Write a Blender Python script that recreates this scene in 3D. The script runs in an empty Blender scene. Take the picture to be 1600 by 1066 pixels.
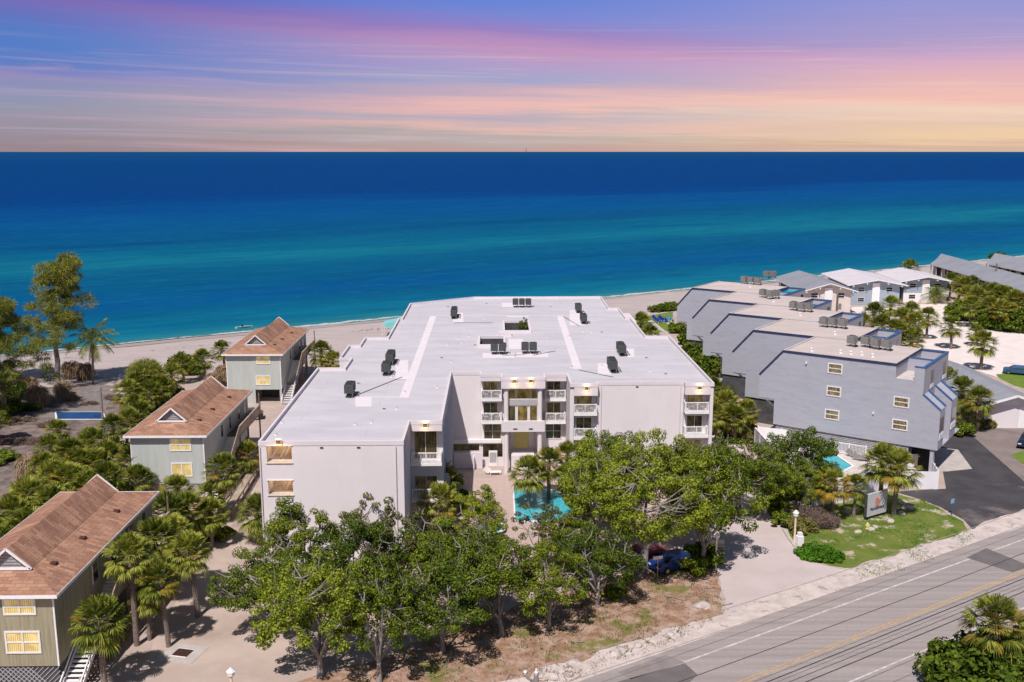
import bpy, math, random
from math import sin, cos, radians as R, pi, sqrt, atan2
from mathutils import Vector
from mathutils import noise as noise_
from mathutils.geometry import tessellate_polygon
S = bpy.context.scene
COL = S.collection

# ------------------------------------------------------------- camera
FPX, HC = 1550.0, 37.0
PITCH = atan2(533-237, FPX)
YAW = atan2(28*cos(PITCH), FPX)
cam = bpy.data.cameras.new('camera'); cam.sensor_width = 36; cam.lens = 36*FPX/1600
cam.clip_start = .5; cam.clip_end = 300000
camo = bpy.data.objects.new('camera', cam); COL.objects.link(camo)
camo.location = (0, 0, HC); camo.rotation_euler = (pi/2-PITCH, 0, -YAW)
S.camera = camo

def ray(px, py):
    x = (px-800)/FPX; y = -(py-533)/FPX
    fy = cos(PITCH)+y*sin(PITCH); fz = -sin(PITCH)+y*cos(PITCH)
    c, s = cos(YAW), sin(YAW)
    return (x*c+fy*s, -x*s+fy*c, fz)
def G(px, py, z=0.):                      # survey point: picture point -> place on level z
    r = ray(px, py); t = (z-HC)/r[2]
    return (r[0]*t, r[1]*t)
def Vd(px, py, Y):                        # survey point on the vertical plane y = Y -> (x, z)
    r = ray(px, py); t = Y/r[1]
    return (r[0]*t, HC+r[2]*t)

# ------------------------------------------------------------- light
LX, LY = .22, .66                          # horizontal travel of sunlight per metre of fall
SUN_EL = atan2(1, sqrt(LX*LX+LY*LY))
sun = bpy.data.lights.new('sun', 'SUN'); sun.energy = 4.9; sun.angle = R(.5); sun.color = (1, .925, .89)
suno = bpy.data.objects.new('sun', sun); COL.objects.link(suno)
suno.rotation_euler = Vector((LX, LY, -1)).to_track_quat('-Z', 'Y').to_euler()
W = bpy.data.worlds.new('World'); S.world = W; W.use_nodes = True
S.view_settings.view_transform = 'Standard'; S.view_settings.look = 'None'
S.view_settings.exposure = 0; S.view_settings.gamma = 1

def nd(nt, typ, **kw):
    n = nt.nodes.new(typ)
    for k, v in kw.items():
        if k == 'inp':
            for a, b in v.items():
                n.inputs[a].default_value = b
        else:
            setattr(n, k, v)
    return n
def ramp(nt, fac, stops, interp='LINEAR'):
    r = nt.nodes.new('ShaderNodeValToRGB'); r.color_ramp.interpolation = interp
    e = r.color_ramp.elements
    while len(e) < len(stops): e.new(.5)
    for i, (p, c) in enumerate(stops):
        e[i].position = p; e[i].color = (*c, 1) if len(c) == 3 else c
    nt.links.new(fac, r.inputs[0]); return r.outputs[0]
def lin(r, g, b):                          # display colour -> linear
    f = lambda c: (c/255/12.92) if c/255 <= .04045 else ((c/255+.055)/1.055)**2.4
    return (f(r), f(g), f(b))
def mth(nt, op, a, b=None, c=None, clamp=False):
    m = nt.nodes.new('ShaderNodeMath'); m.operation = op; m.use_clamp = clamp
    for i, v in enumerate((a, b, c)):
        if v is None: continue
        if isinstance(v, (int, float)): m.inputs[i].default_value = v
        else: nt.links.new(v, m.inputs[i])
    return m.outputs[0]
def mixc(nt, fac, a, b, typ='MIX'):
    m = nt.nodes.new('ShaderNodeMix'); m.data_type = 'RGBA'; m.blend_type = typ
    for i, v in ((0, fac), (6, a), (7, b)):
        if isinstance(v, (int, float)): m.inputs[i].default_value = v
        elif isinstance(v, tuple): m.inputs[i].default_value = (*v, 1) if len(v) == 3 else v
        else: nt.links.new(v, m.inputs[i])
    return m.outputs[2]
def smooth(nt, v, a, b):
    m = nt.nodes.new('ShaderNodeMapRange'); m.interpolation_type = 'SMOOTHSTEP'
    nt.links.new(v, m.inputs[0]); m.inputs[1].default_value = a; m.inputs[2].default_value = b
    return m.outputs[0]

def build_world():
    nt = W.node_tree; nt.nodes.clear()
    out = nd(nt, 'ShaderNodeOutputWorld'); bg = nd(nt, 'ShaderNodeBackground'); bg2 = nd(nt, 'ShaderNodeBackground')
    sky = nd(nt, 'ShaderNodeTexSky', sky_type='NISHITA', sun_disc=False, sun_elevation=SUN_EL,
             sun_rotation=atan2(-LX, -LY), air_density=1, dust_density=.6)
    nt.links.new(sky.outputs[0], bg.inputs[0]); bg.inputs[1].default_value = .06
    tc = nd(nt, 'ShaderNodeTexCoord'); sp = nd(nt, 'ShaderNodeSeparateXYZ')
    nt.links.new(tc.outputs['Generated'], sp.inputs[0])
    x, y, z = sp.outputs
    az = mth(nt, 'ARCTAN2', x, y)                      # 0 = out to sea, + to the right
    zz = mth(nt, 'MAXIMUM', z, 0.0)
    h = mth(nt, 'DIVIDE', zz, .146)                    # 0 at horizon, 1 at the photo's top
    # cloud streaks: thin in height, long in azimuth, gently tilted
    def streak(sx, sz, tilt, seed, det=6, rough=.6, dist=.4):
        cx = mth(nt, 'MULTIPLY', az, sx)
        cz = mth(nt, 'MULTIPLY', mth(nt, 'ADD', h, mth(nt, 'MULTIPLY', az, tilt)), sz)
        cb = nd(nt, 'ShaderNodeCombineXYZ'); nt.links.new(cx, cb.inputs[0]); nt.links.new(cz, cb.inputs[1]); cb.inputs[2].default_value = seed
        n = nd(nt, 'ShaderNodeTexNoise', inp={'Scale': 1., 'Detail': det, 'Roughness': rough, 'Distortion': dist})
        nt.links.new(cb.outputs[0], n.inputs['Vector']); return n.outputs[0]
    warp = mth(nt, 'MULTIPLY', mth(nt, 'SUBTRACT', streak(1.6, 3.0, .35, 3.7, 7, .62), .5), .26)
    fine = mth(nt, 'MULTIPLY', mth(nt, 'SUBTRACT', streak(3.2, 15., .12, 9.1, 8, .68), .5), .24)
    hs_ = mth(nt, 'ADD', h, mth(nt, 'MULTIPLY', mth(nt, 'MULTIPLY', az, .36), smooth(nt, h, .45, .75)))
    hw_ = mth(nt, 'MULTIPLY', mth(nt, 'ADD', hs_, mth(nt, 'ADD', warp, mth(nt, 'MULTIPLY', fine, smooth(nt, mth(nt, 'SUBTRACT', 1., h), .2, .8)))), .5)
    def col3(rows): return ramp(nt, hw_, [((237-y)/237/2, lin(*c)) for y, c in rows][::-1])
    left = col3([(-200,(70,105,190)),(20,(78,98,188)),(46,(86,100,188)),(66,(122,108,180)),(84,(98,116,192)),(106,(84,126,198)),(118,(108,128,194)),(132,(150,140,188)),(150,(138,146,184)),(180,(150,152,174)),(205,(154,148,164)),(230,(154,136,142))])
    mid = col3([(-200,(85,115,200)),(10,(106,134,214)),(34,(120,136,212)),(60,(156,130,194)),(80,(192,148,190)),(98,(180,158,202)),(128,(160,166,204)),(146,(198,172,190)),(166,(238,188,182)),(182,(184,174,188)),(197,(230,188,178)),(212,(184,174,174)),(228,(196,164,156))])
    right = col3([(-200,(100,125,205)),(-33,(136,150,218)),(12,(160,154,208)),(54,(180,160,202)),(92,(210,170,200)),(128,(230,182,186)),(152,(242,192,180)),(180,(242,212,190)),(200,(230,198,176)),(214,(240,206,168)),(230,(216,182,160))])
    base = mixc(nt, smooth(nt, az, -.46, .04), left, mixc(nt, smooth(nt, az, -.02, .46), mid, right))
    wisp = smooth(nt, streak(2.6, 11., .16, 41., 8, .68, .7), .54, .70)
    thin = smooth(nt, streak(2.6, 20., .14, 77., 9, .66, .9), .50, .70)
    base = mixc(nt, mth(nt, 'MULTIPLY', thin, mth(nt, 'MULTIPLY', mth(nt, 'SUBTRACT', 1., smooth(nt, h, .5, .95)), .26)), base, mixc(nt, smooth(nt, az, -.5, .3), lin(206,176,200), lin(255,222,200)))
    low = mth(nt, 'SUBTRACT', 1., smooth(nt, h, .35, .75))
    c = mixc(nt, mth(nt, 'MULTIPLY', mth(nt, 'MULTIPLY', wisp, low), .7), base, mixc(nt, smooth(nt, az, -.5, .3), lin(196,158,188), lin(252,204,176)))
    nt.links.new(c, bg2.inputs[0]); bg2.inputs[1].default_value = 1.0
    up = smooth(nt, z, .17, .34)
    mx = nd(nt, 'ShaderNodeMixShader'); nt.links.new(up, mx.inputs[0]); nt.links.new(bg2.outputs[0], mx.inputs[1]); nt.links.new(bg.outputs[0], mx.inputs[2])
    nt.links.new(mx.outputs[0], out.inputs[0])
build_world()

# ------------------------------------------------------------- materials
def pm(name, c1, c2=None, scale=1., rough=.8, bump=0., bscale=None, spec=.3, stretch=(1, 1, 1), c3=None, s3=.2, lo=.35, hi=.65,
       metal=0, emit=None, estr=0, trans=0, f3=(.5, .7), detail=5):
    m = bpy.data.materials.new(name); m.use_nodes = True; nt = m.node_tree
    b = nt.nodes['Principled BSDF']
    b.inputs['Roughness'].default_value = rough; b.inputs['Specular IOR Level'].default_value = spec; b.inputs['Metallic'].default_value = metal
    col = c1
    if c2 is not None or bump:
        tc = nd(nt, 'ShaderNodeTexCoord'); mp = nd(nt, 'ShaderNodeMapping'); nt.links.new(tc.outputs['Object'], mp.inputs[0]); mp.inputs['Scale'].default_value = stretch
    if c2 is not None:
        n = nd(nt, 'ShaderNodeTexNoise', inp={'Scale': scale, 'Detail': detail, 'Roughness': .62}); nt.links.new(mp.outputs[0], n.inputs[0])
        col = mixc(nt, smooth(nt, n.outputs[0], lo, hi), c1, c2)
    if c3 is not None:
        n3 = nd(nt, 'ShaderNodeTexNoise', inp={'Scale': s3, 'Detail': 6, 'Roughness': .65}); nt.links.new(mp.outputs[0], n3.inputs[0])
        col = mixc(nt, smooth(nt, n3.outputs[0], *f3), col, c3)
    if isinstance(col, tuple): b.inputs['Base Color'].default_value = (*col, 1)
    else: nt.links.new(col, b.inputs['Base Color'])
    if bump:
        nb = nd(nt, 'ShaderNodeTexNoise', inp={'Scale': bscale or scale*4, 'Detail': 4}); nt.links.new(mp.outputs[0], nb.inputs[0])
        bp = nd(nt, 'ShaderNodeBump', inp={'Strength': .6, 'Distance': bump}); nt.links.new(nb.outputs[0], bp.inputs['Height']); nt.links.new(bp.outputs[0], b.inputs['Normal'])
    if emit: b.inputs['Emission Color'].default_value = (*emit, 1); b.inputs['Emission Strength'].default_value = estr
    return m

def leafmat(name, a, b_, c, scale=.6, trans=.25, rough=.7):
    m = bpy.data.materials.new(name); m.use_nodes = True; nt = m.node_tree; nt.nodes.clear()
    out = nd(nt, 'ShaderNodeOutputMaterial'); pb = nd(nt, 'ShaderNodeBsdfPrincipled'); tr = nd(nt, 'ShaderNodeBsdfTranslucent'); mx = nd(nt, 'ShaderNodeMixShader')
    ge = nd(nt, 'ShaderNodeNewGeometry'); tc = nd(nt, 'ShaderNodeTexCoord'); oi = nd(nt, 'ShaderNodeObjectInfo')
    n = nd(nt, 'ShaderNodeTexNoise', inp={'Scale': scale, 'Detail': 3}); nt.links.new(tc.outputs['Object'], n.inputs[0])
    v = mth(nt, 'ADD', mth(nt, 'MULTIPLY', ge.outputs['Random Per Island'], .55), mth(nt, 'MULTIPLY', n.outputs[0], .55))
    v = mth(nt, 'ADD', v, mth(nt, 'MULTIPLY', mth(nt, 'SUBTRACT', oi.outputs['Random'], .5), .25))
    col = ramp(nt, v, [(.2, a), (.5, b_), (.88, c)])
    nt.links.new(col, pb.inputs['Base Color']); nt.links.new(mixc(nt, .5, col, mixc(nt, 1., col, (1.4, 1.6, .5), 'MULTIPLY')), tr.inputs[0])
    pb.inputs['Roughness'].default_value = rough; pb.inputs['Specular IOR Level'].default_value = .12
    mx.inputs[0].default_value = trans
    nt.links.new(pb.outputs[0], mx.inputs[1]); nt.links.new(tr.outputs[0], mx.inputs[2]); nt.links.new(mx.outputs[0], out.inputs[0])
    return m

M = {}
M['roof'] = pm('roof_membrane', (.50,.475,.505), (.56,.535,.565), .25, .75, c3=(.45,.43,.46), s3=.9, f3=(.56,.76), stretch=(.5,1.6,1), spec=.2)
def add_seams(m, wx, wy, col, amt):
    nt = m.node_tree; b = nt.nodes['Principled BSDF']; old = b.inputs['Base Color'].links[0].from_socket
    tc = nd(nt, 'ShaderNodeTexCoord'); br = nd(nt, 'ShaderNodeTexBrick', inp={'Scale': 1., 'Brick Width': wx, 'Row Height': wy, 'Mortar Size': .035, 'Mortar Smooth': .3}); br.offset = .5
    br.inputs['Color1'].default_value = (1,1,1,1); br.inputs['Color2'].default_value = (.9,.9,.9,1); br.inputs['Mortar'].default_value = (0,0,0,1); nt.links.new(tc.outputs['Object'], br.inputs[0])
    n = nd(nt, 'ShaderNodeTexNoise', inp={'Scale': .35, 'Detail': 3}); nt.links.new(tc.outputs['Object'], n.inputs[0])
    f = mth(nt, 'MULTIPLY', mth(nt, 'SUBTRACT', 1., br.outputs[0]), mth(nt, 'MULTIPLY', smooth(nt, n.outputs[0], .35, .6), amt))
    nt.links.new(mixc(nt, f, old, col), b.inputs['Base Color'])
add_seams(M['roof'], 14, 1.9, (.30,.285,.31), .55)
M['roof_white'] = pm('roof_walkway', (.74,.68,.70), (.69,.63,.65), .8, .7)
M['stucco'] = pm('white_stucco', (.71,.66,.665), (.68,.63,.635), .35, .85, bump=.01, bscale=9, stretch=(1,1,.5), c3=(.61,.57,.58), s3=.5, f3=(.55,.9))
M['fascia'] = pm('white_fascia', (.67,.62,.64), (.64,.59,.61), .5, .8)
M['trim'] = pm('painted_trim', (.80,.78,.78), (.74,.72,.72), 2, .6)
M['side_shade'] = pm('shaded_side_wall', (.52,.52,.56), (.42,.42,.47), 1.2, .85, stretch=(1,1,3), bump=.04, bscale=3)  # shade of the east walls put into the colour, darker and bluer
M['ac'] = pm('ac_dark', (.055,.06,.062), (.085,.09,.09), 6, .6, stretch=(1,1,6))
M['ac_fan'] = pm('ac_fan', (.02,.02,.022), (.04,.04,.04), 14, .5)
M['ac_light'] = pm('ac_light', (.19,.185,.18), (.30,.29,.28), 5, .6, stretch=(1,1,5))
M['black'] = pm('dark_void', (.012,.012,.014), (.02,.02,.022), 2, .7)
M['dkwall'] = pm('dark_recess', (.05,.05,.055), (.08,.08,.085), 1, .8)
M['frame'] = pm('window_frame', (.72,.70,.69), None, rough=.5)
M['warm'] = None
def glassmat(name, a, b_, estr, scale=1.4):
    m = bpy.data.materials.new(name); m.use_nodes = True; nt = m.node_tree; b = nt.nodes['Principled BSDF']
    tc = nd(nt, 'ShaderNodeTexCoord'); n = nd(nt, 'ShaderNodeTexNoise', inp={'Scale': scale, 'Detail': 4, 'Roughness': .6}); mp = nd(nt, 'ShaderNodeMapping')
    mp.inputs['Scale'].default_value = (1, 1, .6)
    nt.links.new(tc.outputs['Object'], mp.inputs[0]); nt.links.new(mp.outputs[0], n.inputs[0])
    w = nd(nt, 'ShaderNodeTexWave', inp={'Scale': 2.2, 'Distortion': 1.5}); nt.links.new(tc.outputs['Object'], w.inputs[0])
    f = mth(nt, 'ADD', mth(nt, 'MULTIPLY', n.outputs[0], .8), mth(nt, 'MULTIPLY', w.outputs[1], .2))
    col = mixc(nt, smooth(nt, f, .38, .66), a, b_)
    nt.links.new(col, b.inputs['Base Color']); nt.links.new(col, b.inputs['Emission Color']); b.inputs['Emission Strength'].default_value = estr
    b.inputs['Roughness'].default_value = .12; b.inputs['Specular IOR Level'].default_value = .5
    return m
M['warm'] = glassmat('lit_glass', (.035,.028,.012), (.24,.17,.055), .55)
M['warmdk'] = glassmat('dim_glass', (.012,.012,.010), (.10,.075,.03), .35)
M['yellow'] = glassmat('lit_blinds', (.40,.30,.11), (.66,.52,.22), .38, 1.6)
M['glassdk'] = glassmat('dark_glass', (.008,.010,.014), (.03,.035,.045), 0)
M['blind'] = glassmat('slatted_blinds', (.09,.065,.03), (.32,.25,.13), .1, 3)
M['curtain'] = pm('gold_curtain', (.30,.24,.08), (.38,.31,.12), 3, .8, stretch=(1,1,4), emit=(.5,.4,.14), estr=.12)
M['lampglow'] = pm('lamp_glow', (1,.75,.4), None, emit=(1,.66,.3), estr=3)
M['blue'] = pm('grey_blue_siding', (.385,.39,.44), (.36,.365,.415), .5, .85, bump=.02, bscale=2.2, stretch=(1,1,5), c3=(.33,.335,.385), s3=.7)
M['blueroof'] = pm('gravel_roof', (.55,.48,.445), (.49,.42,.39), .35, .9, c3=(.33,.26,.24), s3=.28, f3=(.62,.78), stretch=(.6,1.5,1))
M['navy'] = pm('navy_trim', (.02,.03,.085), (.03,.045,.11), 1.2, .6)
M['bluetrim'] = pm('blue_trim', (.03,.10,.26), (.04,.13,.30), 1.5, .6)
M['deck'] = pm('terrace_tile', (.60,.54,.50), (.50,.45,.42), 1.2, .8)
M['turq'] = pm('turquoise_paint', (.01,.36,.50), (.02,.42,.55), 2, .4)
M['green_wall'] = pm('sage_siding', (.46,.485,.455), (.41,.44,.415), .6, .85, stretch=(3,3,.4))
M['olive_wall'] = pm('olive_board', (.33,.30,.205), (.25,.225,.15), 1.4, .85, stretch=(4,4,.3))
M['wood'] = pm('weathered_wood', (.22,.17,.12), (.13,.10,.07), 2.5, .85, stretch=(1,.3,1), bump=.01)
M['woodlt'] = pm('pale_wood', (.42,.35,.27), (.27,.21,.16), 1.6, .85, stretch=(1,.3,1))
M['metalroof'] = pm('grey_metal_roof', (.30,.31,.34), (.26,.27,.30), .25, .6, c3=(.20,.21,.23), s3=1.2, stretch=(.3,2,1))
M['whiteroof'] = pm('white_flat_roof', (.62,.58,.60), (.57,.53,.56), .3, .7)
M['bluehouse'] = pm('pale_blue_siding', (.33,.39,.45), (.28,.34,.40), .8, .8, stretch=(1,1,4))
M['beige'] = pm('beige_block', (.64,.57,.52), (.58,.51,.47), .6, .85)
M['whitefence'] = pm('white_vinyl', (.76,.74,.76), (.72,.70,.73), 1.2, .6)
M['greyfence'] = pm('grey_fence', (.42,.41,.42), (.36,.35,.36), 1, .8)
M['concrete'] = pm('concrete', (.50,.45,.42), (.42,.38,.35), .8, .9, bump=.01)
M['trunk'] = pm('palm_trunk', (.24,.19,.16), (.15,.115,.10), 3, .95, stretch=(1,1,5), bump=.03, bscale=5)
M['bark'] = pm('grey_bark', (.30,.27,.24), (.17,.15,.13), 2.2, .95, stretch=(1,1,.5), bump=.02)
M['dead'] = leafmat('dead_frond', (.12,.07,.035), (.25,.165,.095), (.40,.30,.20), 1.2, .1)
M['leaf1'] = leafmat('broad_leaf', (.015,.034,.003), (.105,.155,.011), (.35,.38,.04), .45, .25)
M['leaf2'] = leafmat('broad_leaf_dark', (.011,.028,.003), (.062,.105,.009), (.22,.26,.025), .45, .2)
M['leafmid'] = leafmat('broad_leaf_fresh', (.016,.040,.003), (.118,.17,.011), (.37,.385,.035), .5, .28)
M['leafolive'] = leafmat('olive_leaf', (.05,.055,.018), (.12,.12,.035), (.26,.22,.06), .45, .25)
M['palm'] = leafmat('fan_frond', (.024,.042,.006), (.13,.16,.02), (.43,.42,.08), .5, .28, .42)
M['palmy'] = leafmat('fan_frond_yellow', (.06,.085,.012), (.20,.18,.03), (.45,.24,.03), .5, .25, .45)
M['needle'] = leafmat('needle_spray', (.035,.06,.012), (.14,.17,.03), (.36,.34,.07), .3, .25)
M['hedge'] = leafmat('bright_ground_leaf', (.03,.08,.005), (.06,.16,.008), (.12,.26,.02), .8, .25)
M['dry'] = leafmat('dry_twigs', (.10,.07,.055), (.20,.14,.115), (.30,.22,.18), 1, .1)
M['rock'] = pm('limestone', (.54,.48,.44), (.40,.345,.31), 1.8, .95, bump=.05)
M['wire'] = pm('cable', (.05,.045,.045), None, rough=.6)
M['wirelt'] = pm('cable_pale', (.34,.28,.24), None, rough=.6)
M['rust'] = pm('rusty_grate', (.12,.045,.03), (.07,.03,.02), 6, .9)
M['cream'] = pm('cream_paint', (.75,.62,.45), (.68,.55,.38), 2, .6)
M['tyre'] = pm('tyre', (.02,.02,.02), None, rough=.9)
M['chrome'] = pm('chrome', (.6,.6,.6), None, rough=.25, metal=1)
M['rail'] = M['trim']

def shingles(name, a, b_, c):
    m = bpy.data.materials.new(name); m.use_nodes = True; nt = m.node_tree; b = nt.nodes['Principled BSDF']
    tc = nd(nt, 'ShaderNodeTexCoord'); br = nd(nt, 'ShaderNodeTexBrick')
    br.inputs['Scale'].default_value = 1.; br.inputs['Brick Width'].default_value = .75; br.inputs['Row Height'].default_value = .32
    br.inputs['Mortar Size'].default_value = .02; br.inputs['Color1'].default_value = (*a, 1); br.inputs['Color2'].default_value = (*b_, 1); br.inputs['Mortar'].default_value = (*c, 1)
    br.inputs['Mortar Smooth'].default_value = .6; br.inputs['Bias'].default_value = 0.
    mp = nd(nt, 'ShaderNodeMapping'); nt.links.new(tc.outputs['Object'], mp.inputs[0]); nt.links.new(mp.outputs[0], br.inputs[0])
    n = nd(nt, 'ShaderNodeTexNoise', inp={'Scale': .5, 'Detail': 6, 'Roughness': .7}); nt.links.new(tc.outputs['Object'], n.inputs[0])
    col = mixc(nt, mth(nt, 'MULTIPLY', smooth(nt, n.outputs[0], .35, .7), .55), br.outputs[0], c)
    nt.links.new(col, b.inputs['Base Color']); b.inputs['Roughness'].default_value = .95; b.inputs['Specular IOR Level'].default_value = .15
    return m
M['shingle'] = shingles('brown_shingles', (.50,.285,.185), (.29,.155,.105), (.20,.105,.075))

def seamat():
    m = bpy.data.materials.new('sea_water'); m.use_nodes = True; nt = m.node_tree; b = nt.nodes['Principled BSDF']
    tc = nd(nt, 'ShaderNodeTexCoord'); sp = nd(nt, 'ShaderNodeSeparateXYZ'); nt.links.new(tc.outputs['Object'], sp.inputs[0])
    t, n_, _ = sp.outputs                              # object axes: along the shore, offshore distance
    mp = nd(nt, 'ShaderNodeMapping'); mp.inputs['Scale'].default_value = (.0022, .006, 1); nt.links.new(tc.outputs['Object'], mp.inputs[0])
    n1 = nd(nt, 'ShaderNodeTexNoise', inp={'Scale': 1., 'Detail': 5, 'Roughness': .55}); nt.links.new(mp.outputs[0], n1.inputs[0])
    q = mth(nt, 'ADD', n_, mth(nt, 'MULTIPLY', mth(nt, 'SUBTRACT', n1.outputs[0], .5), mth(nt, 'ADD', 34, mth(nt, 'MULTIPLY', n_, .8))))
    q = mth(nt, 'MAXIMUM', q, .001)
    lg = mth(nt, 'DIVIDE', mth(nt, 'LOGARITHM', mth(nt, 'ADD', q, 10.), 10.), 4.2)   # log10(q+10): 1 -> .238
    P = lambda d: math.log10(d+10)/4.2
    K = .84
    g = lambda *c: tuple(v*K*f for v, f in zip(lin(*c), (.55, 1.0, .93)))
    col = ramp(nt, lg, [(P(0), g(112,136,138)), (P(3), g(60,128,144)), (P(9), g(24,118,148)), (P(19), g(18,110,146)), (P(32), g(12,98,138)), (P(52), g(8,90,148)), (P(85), g(8,92,136)), (P(125), g(12,98,138)),
                        (P(158), g(28,120,146)), (P(190), g(14,106,142)), (P(245), g(8,88,134)), (P(340), g(8,86,146)), (P(480), g(6,80,148)), (P(620), g(6,62,134)), (P(1000), g(8,62,130)), (P(3000), g(10,64,130)), (P(12000), g(22,74,128))])
    mp2 = nd(nt, 'ShaderNodeMapping'); mp2.inputs['Scale'].default_value = (.012, .05, 1); nt.links.new(tc.outputs['Object'], mp2.inputs[0])
    n2 = nd(nt, 'ShaderNodeTexNoise', inp={'Scale': 1., 'Detail': 8, 'Roughness': .7, 'Distortion': .3}); nt.links.new(mp2.outputs[0], n2.inputs[0])
    col = mixc(nt, mth(nt, 'MULTIPLY', smooth(nt, n2.outputs[0], .3, .75), .28), col, g(2,44,110))
    # wind ripples at several lengths, drawn out along the shore
    for (sx_, sy_, lo_, hi_, amt, c_) in ((.03,.16,.42,.66,.30,g(4,64,112)), (.11,.42,.5,.72,.22,g(70,138,168)), (.004,.03,.52,.7,.25,g(4,44,104))):
        mq = nd(nt, 'ShaderNodeMapping'); mq.inputs['Scale'].default_value = (sx_, sy_, 1); mq.inputs['Rotation'].default_value = (0,0,.12); nt.links.new(tc.outputs['Object'], mq.inputs[0])
        nq = nd(nt, 'ShaderNodeTexNoise', inp={'Scale': 1., 'Detail': 7, 'Roughness': .68, 'Distortion': .5}); nt.links.new(mq.outputs[0], nq.inputs[0])
        col = mixc(nt, mth(nt, 'MULTIPLY', smooth(nt, nq.outputs[0], lo_, hi_), amt), col, c_)
    # thin broken foam at the water's edge
    fo_n = nd(nt, 'ShaderNodeTexNoise', inp={'Scale': .22, 'Detail': 6, 'Roughness': .7}); nt.links.new(tc.outputs['Object'], fo_n.inputs[0])
    fe = mth(nt, 'SUBTRACT', mth(nt, 'ADD', n_, mth(nt, 'MULTIPLY', mth(nt, 'SUBTRACT', fo_n.outputs[0], .5), 6.)), 1.0)
    foam = mth(nt, 'MULTIPLY', smooth(nt, fe, -.2, .9), mth(nt, 'SUBTRACT', 1., smooth(nt, fe, 1.3, 2.4)))
    col = mixc(nt, mth(nt, 'MULTIPLY', foam, .75), col, (.62,.62,.60))
    df = nd(nt, 'ShaderNodeBsdfDiffuse'); nt.links.new(col, df.inputs[0])
    gl = nd(nt, 'ShaderNodeBsdfGlossy'); gl.inputs['Roughness'].default_value = .32; gl.inputs[0].default_value = (.55, .75, 1, 1)
    n3 = nd(nt, 'ShaderNodeTexNoise', inp={'Scale': .5, 'Detail': 5, 'Roughness': .6}); mp3 = nd(nt, 'ShaderNodeMapping'); mp3.inputs['Scale'].default_value = (.5, 1.3, 1)
    nt.links.new(tc.outputs['Object'], mp3.inputs[0]); nt.links.new(mp3.outputs[0], n3.inputs[0])
    bp = nd(nt, 'ShaderNodeBump', inp={'Strength': .7, 'Distance': .5}); nt.links.new(n3.outputs[0], bp.inputs['Height'])
    nt.links.new(bp.outputs[0], gl.inputs['Normal']); nt.links.new(bp.outputs[0], df.inputs['Normal'])
    ms = nd(nt, 'ShaderNodeMixShader'); ms.inputs[0].default_value = .03
    nt.links.new(df.outputs[0], ms.inputs[1]); nt.links.new(gl.outputs[0], ms.inputs[2]); nt.links.new(ms.outputs[0], nt.nodes['Material Output'].inputs[0])
    return m
M['sea'] = seamat()
def poolmat(name, a, b_):
    m = bpy.data.materials.new(name); m.use_nodes = True; nt = m.node_tree; b = nt.nodes['Principled BSDF']
    tc = nd(nt, 'ShaderNodeTexCoord'); v = nd(nt, 'ShaderNodeTexVoronoi', inp={'Scale': 1.6}); v.feature = 'DISTANCE_TO_EDGE'; nt.links.new(tc.outputs['Object'], v.inputs[0])
    nt.links.new(mixc(nt, smooth(nt, v.outputs[0], 0, .25), b_, a), b.inputs['Base Color']); b.inputs['Roughness'].default_value = .08; b.inputs['Specular IOR Level'].default_value = .4
    n = nd(nt, 'ShaderNodeTexNoise', inp={'Scale': 2.5}); nt.links.new(tc.outputs['Object'], n.inputs[0]); bp = nd(nt, 'ShaderNodeBump', inp={'Strength': .4, 'Distance': .05}); nt.links.new(n.outputs[0], bp.inputs['Height']); nt.links.new(bp.outputs[0], b.inputs['Normal'])
    return m
M['pool'] = poolmat('pool_water', (.035,.37,.45), (.06,.45,.52))
M['spa'] = poolmat('spa_water', (.03,.12,.17), (.06,.18,.23))
# ground materials
M['sand'] = pm('shell_sand', (.46,.37,.325), (.40,.32,.275), .5, .95, c3=(.41,.325,.28), s3=.09, f3=(.54,.74), bump=.02, bscale=5, spec=.1)
M['beach'] = pm('beach_sand', (.46,.395,.375), (.40,.34,.325), .35, .95, c3=(.40,.335,.31), s3=.10, f3=(.5,.75), stretch=(.4,1.6,1), bump=.03, bscale=1.2, spec=.1)
M['wetsand'] = pm('wet_sand', (.40,.33,.29), (.34,.28,.25), .3, .5, stretch=(.5,1,1), spec=.3)
M['whitesand'] = pm('white_sand', (.74,.665,.63), (.68,.60,.565), .4, .95, c3=(.56,.49,.46), s3=.15, f3=(.58,.75), spec=.1)
M['shellpark'] = pm('packed_shell_drive', (.425,.34,.29), (.495,.40,.345), .25, .95, c3=(.33,.25,.21), s3=.12, f3=(.50,.70), bump=.01, bscale=6, spec=.1, detail=8)
M['paledrive'] = pm('pale_shell_drive', (.48,.41,.395), (.53,.455,.44), .25, .95, c3=(.50,.42,.38), s3=.2, f3=(.55,.75), spec=.1)
M['verge'] = pm('leaf_litter', (.27,.155,.095), (.42,.30,.235), .9, .95, c3=(.17,.17,.05), s3=.28, f3=(.53,.63), bump=.05, bscale=3, spec=.1, detail=8)
M['grass'] = pm('lawn', (.105,.16,.028), (.17,.19,.045), .5, .95, c3=(.46,.385,.31), s3=.42, f3=(.53,.62), bump=.04, bscale=6, spec=.1, detail=8)
M['lawn'] = pm('bright_lawn', (.12,.19,.03), (.16,.22,.04), .7, .95, bump=.03, bscale=6, spec=.1)
M['mulch'] = pm('litter_with_shade', (.15,.115,.105), (.26,.205,.185), .7, .95, c3=(.09,.075,.07), s3=.3, f3=(.48,.66), bump=.08, bscale=2, spec=.1, detail=8)  # litter brown, lowered and patched darker to carry the yard's tree shadows
M['deckpath'] = pm('grey_deck', (.24,.205,.19), (.18,.155,.145), .8, .9)
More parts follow.
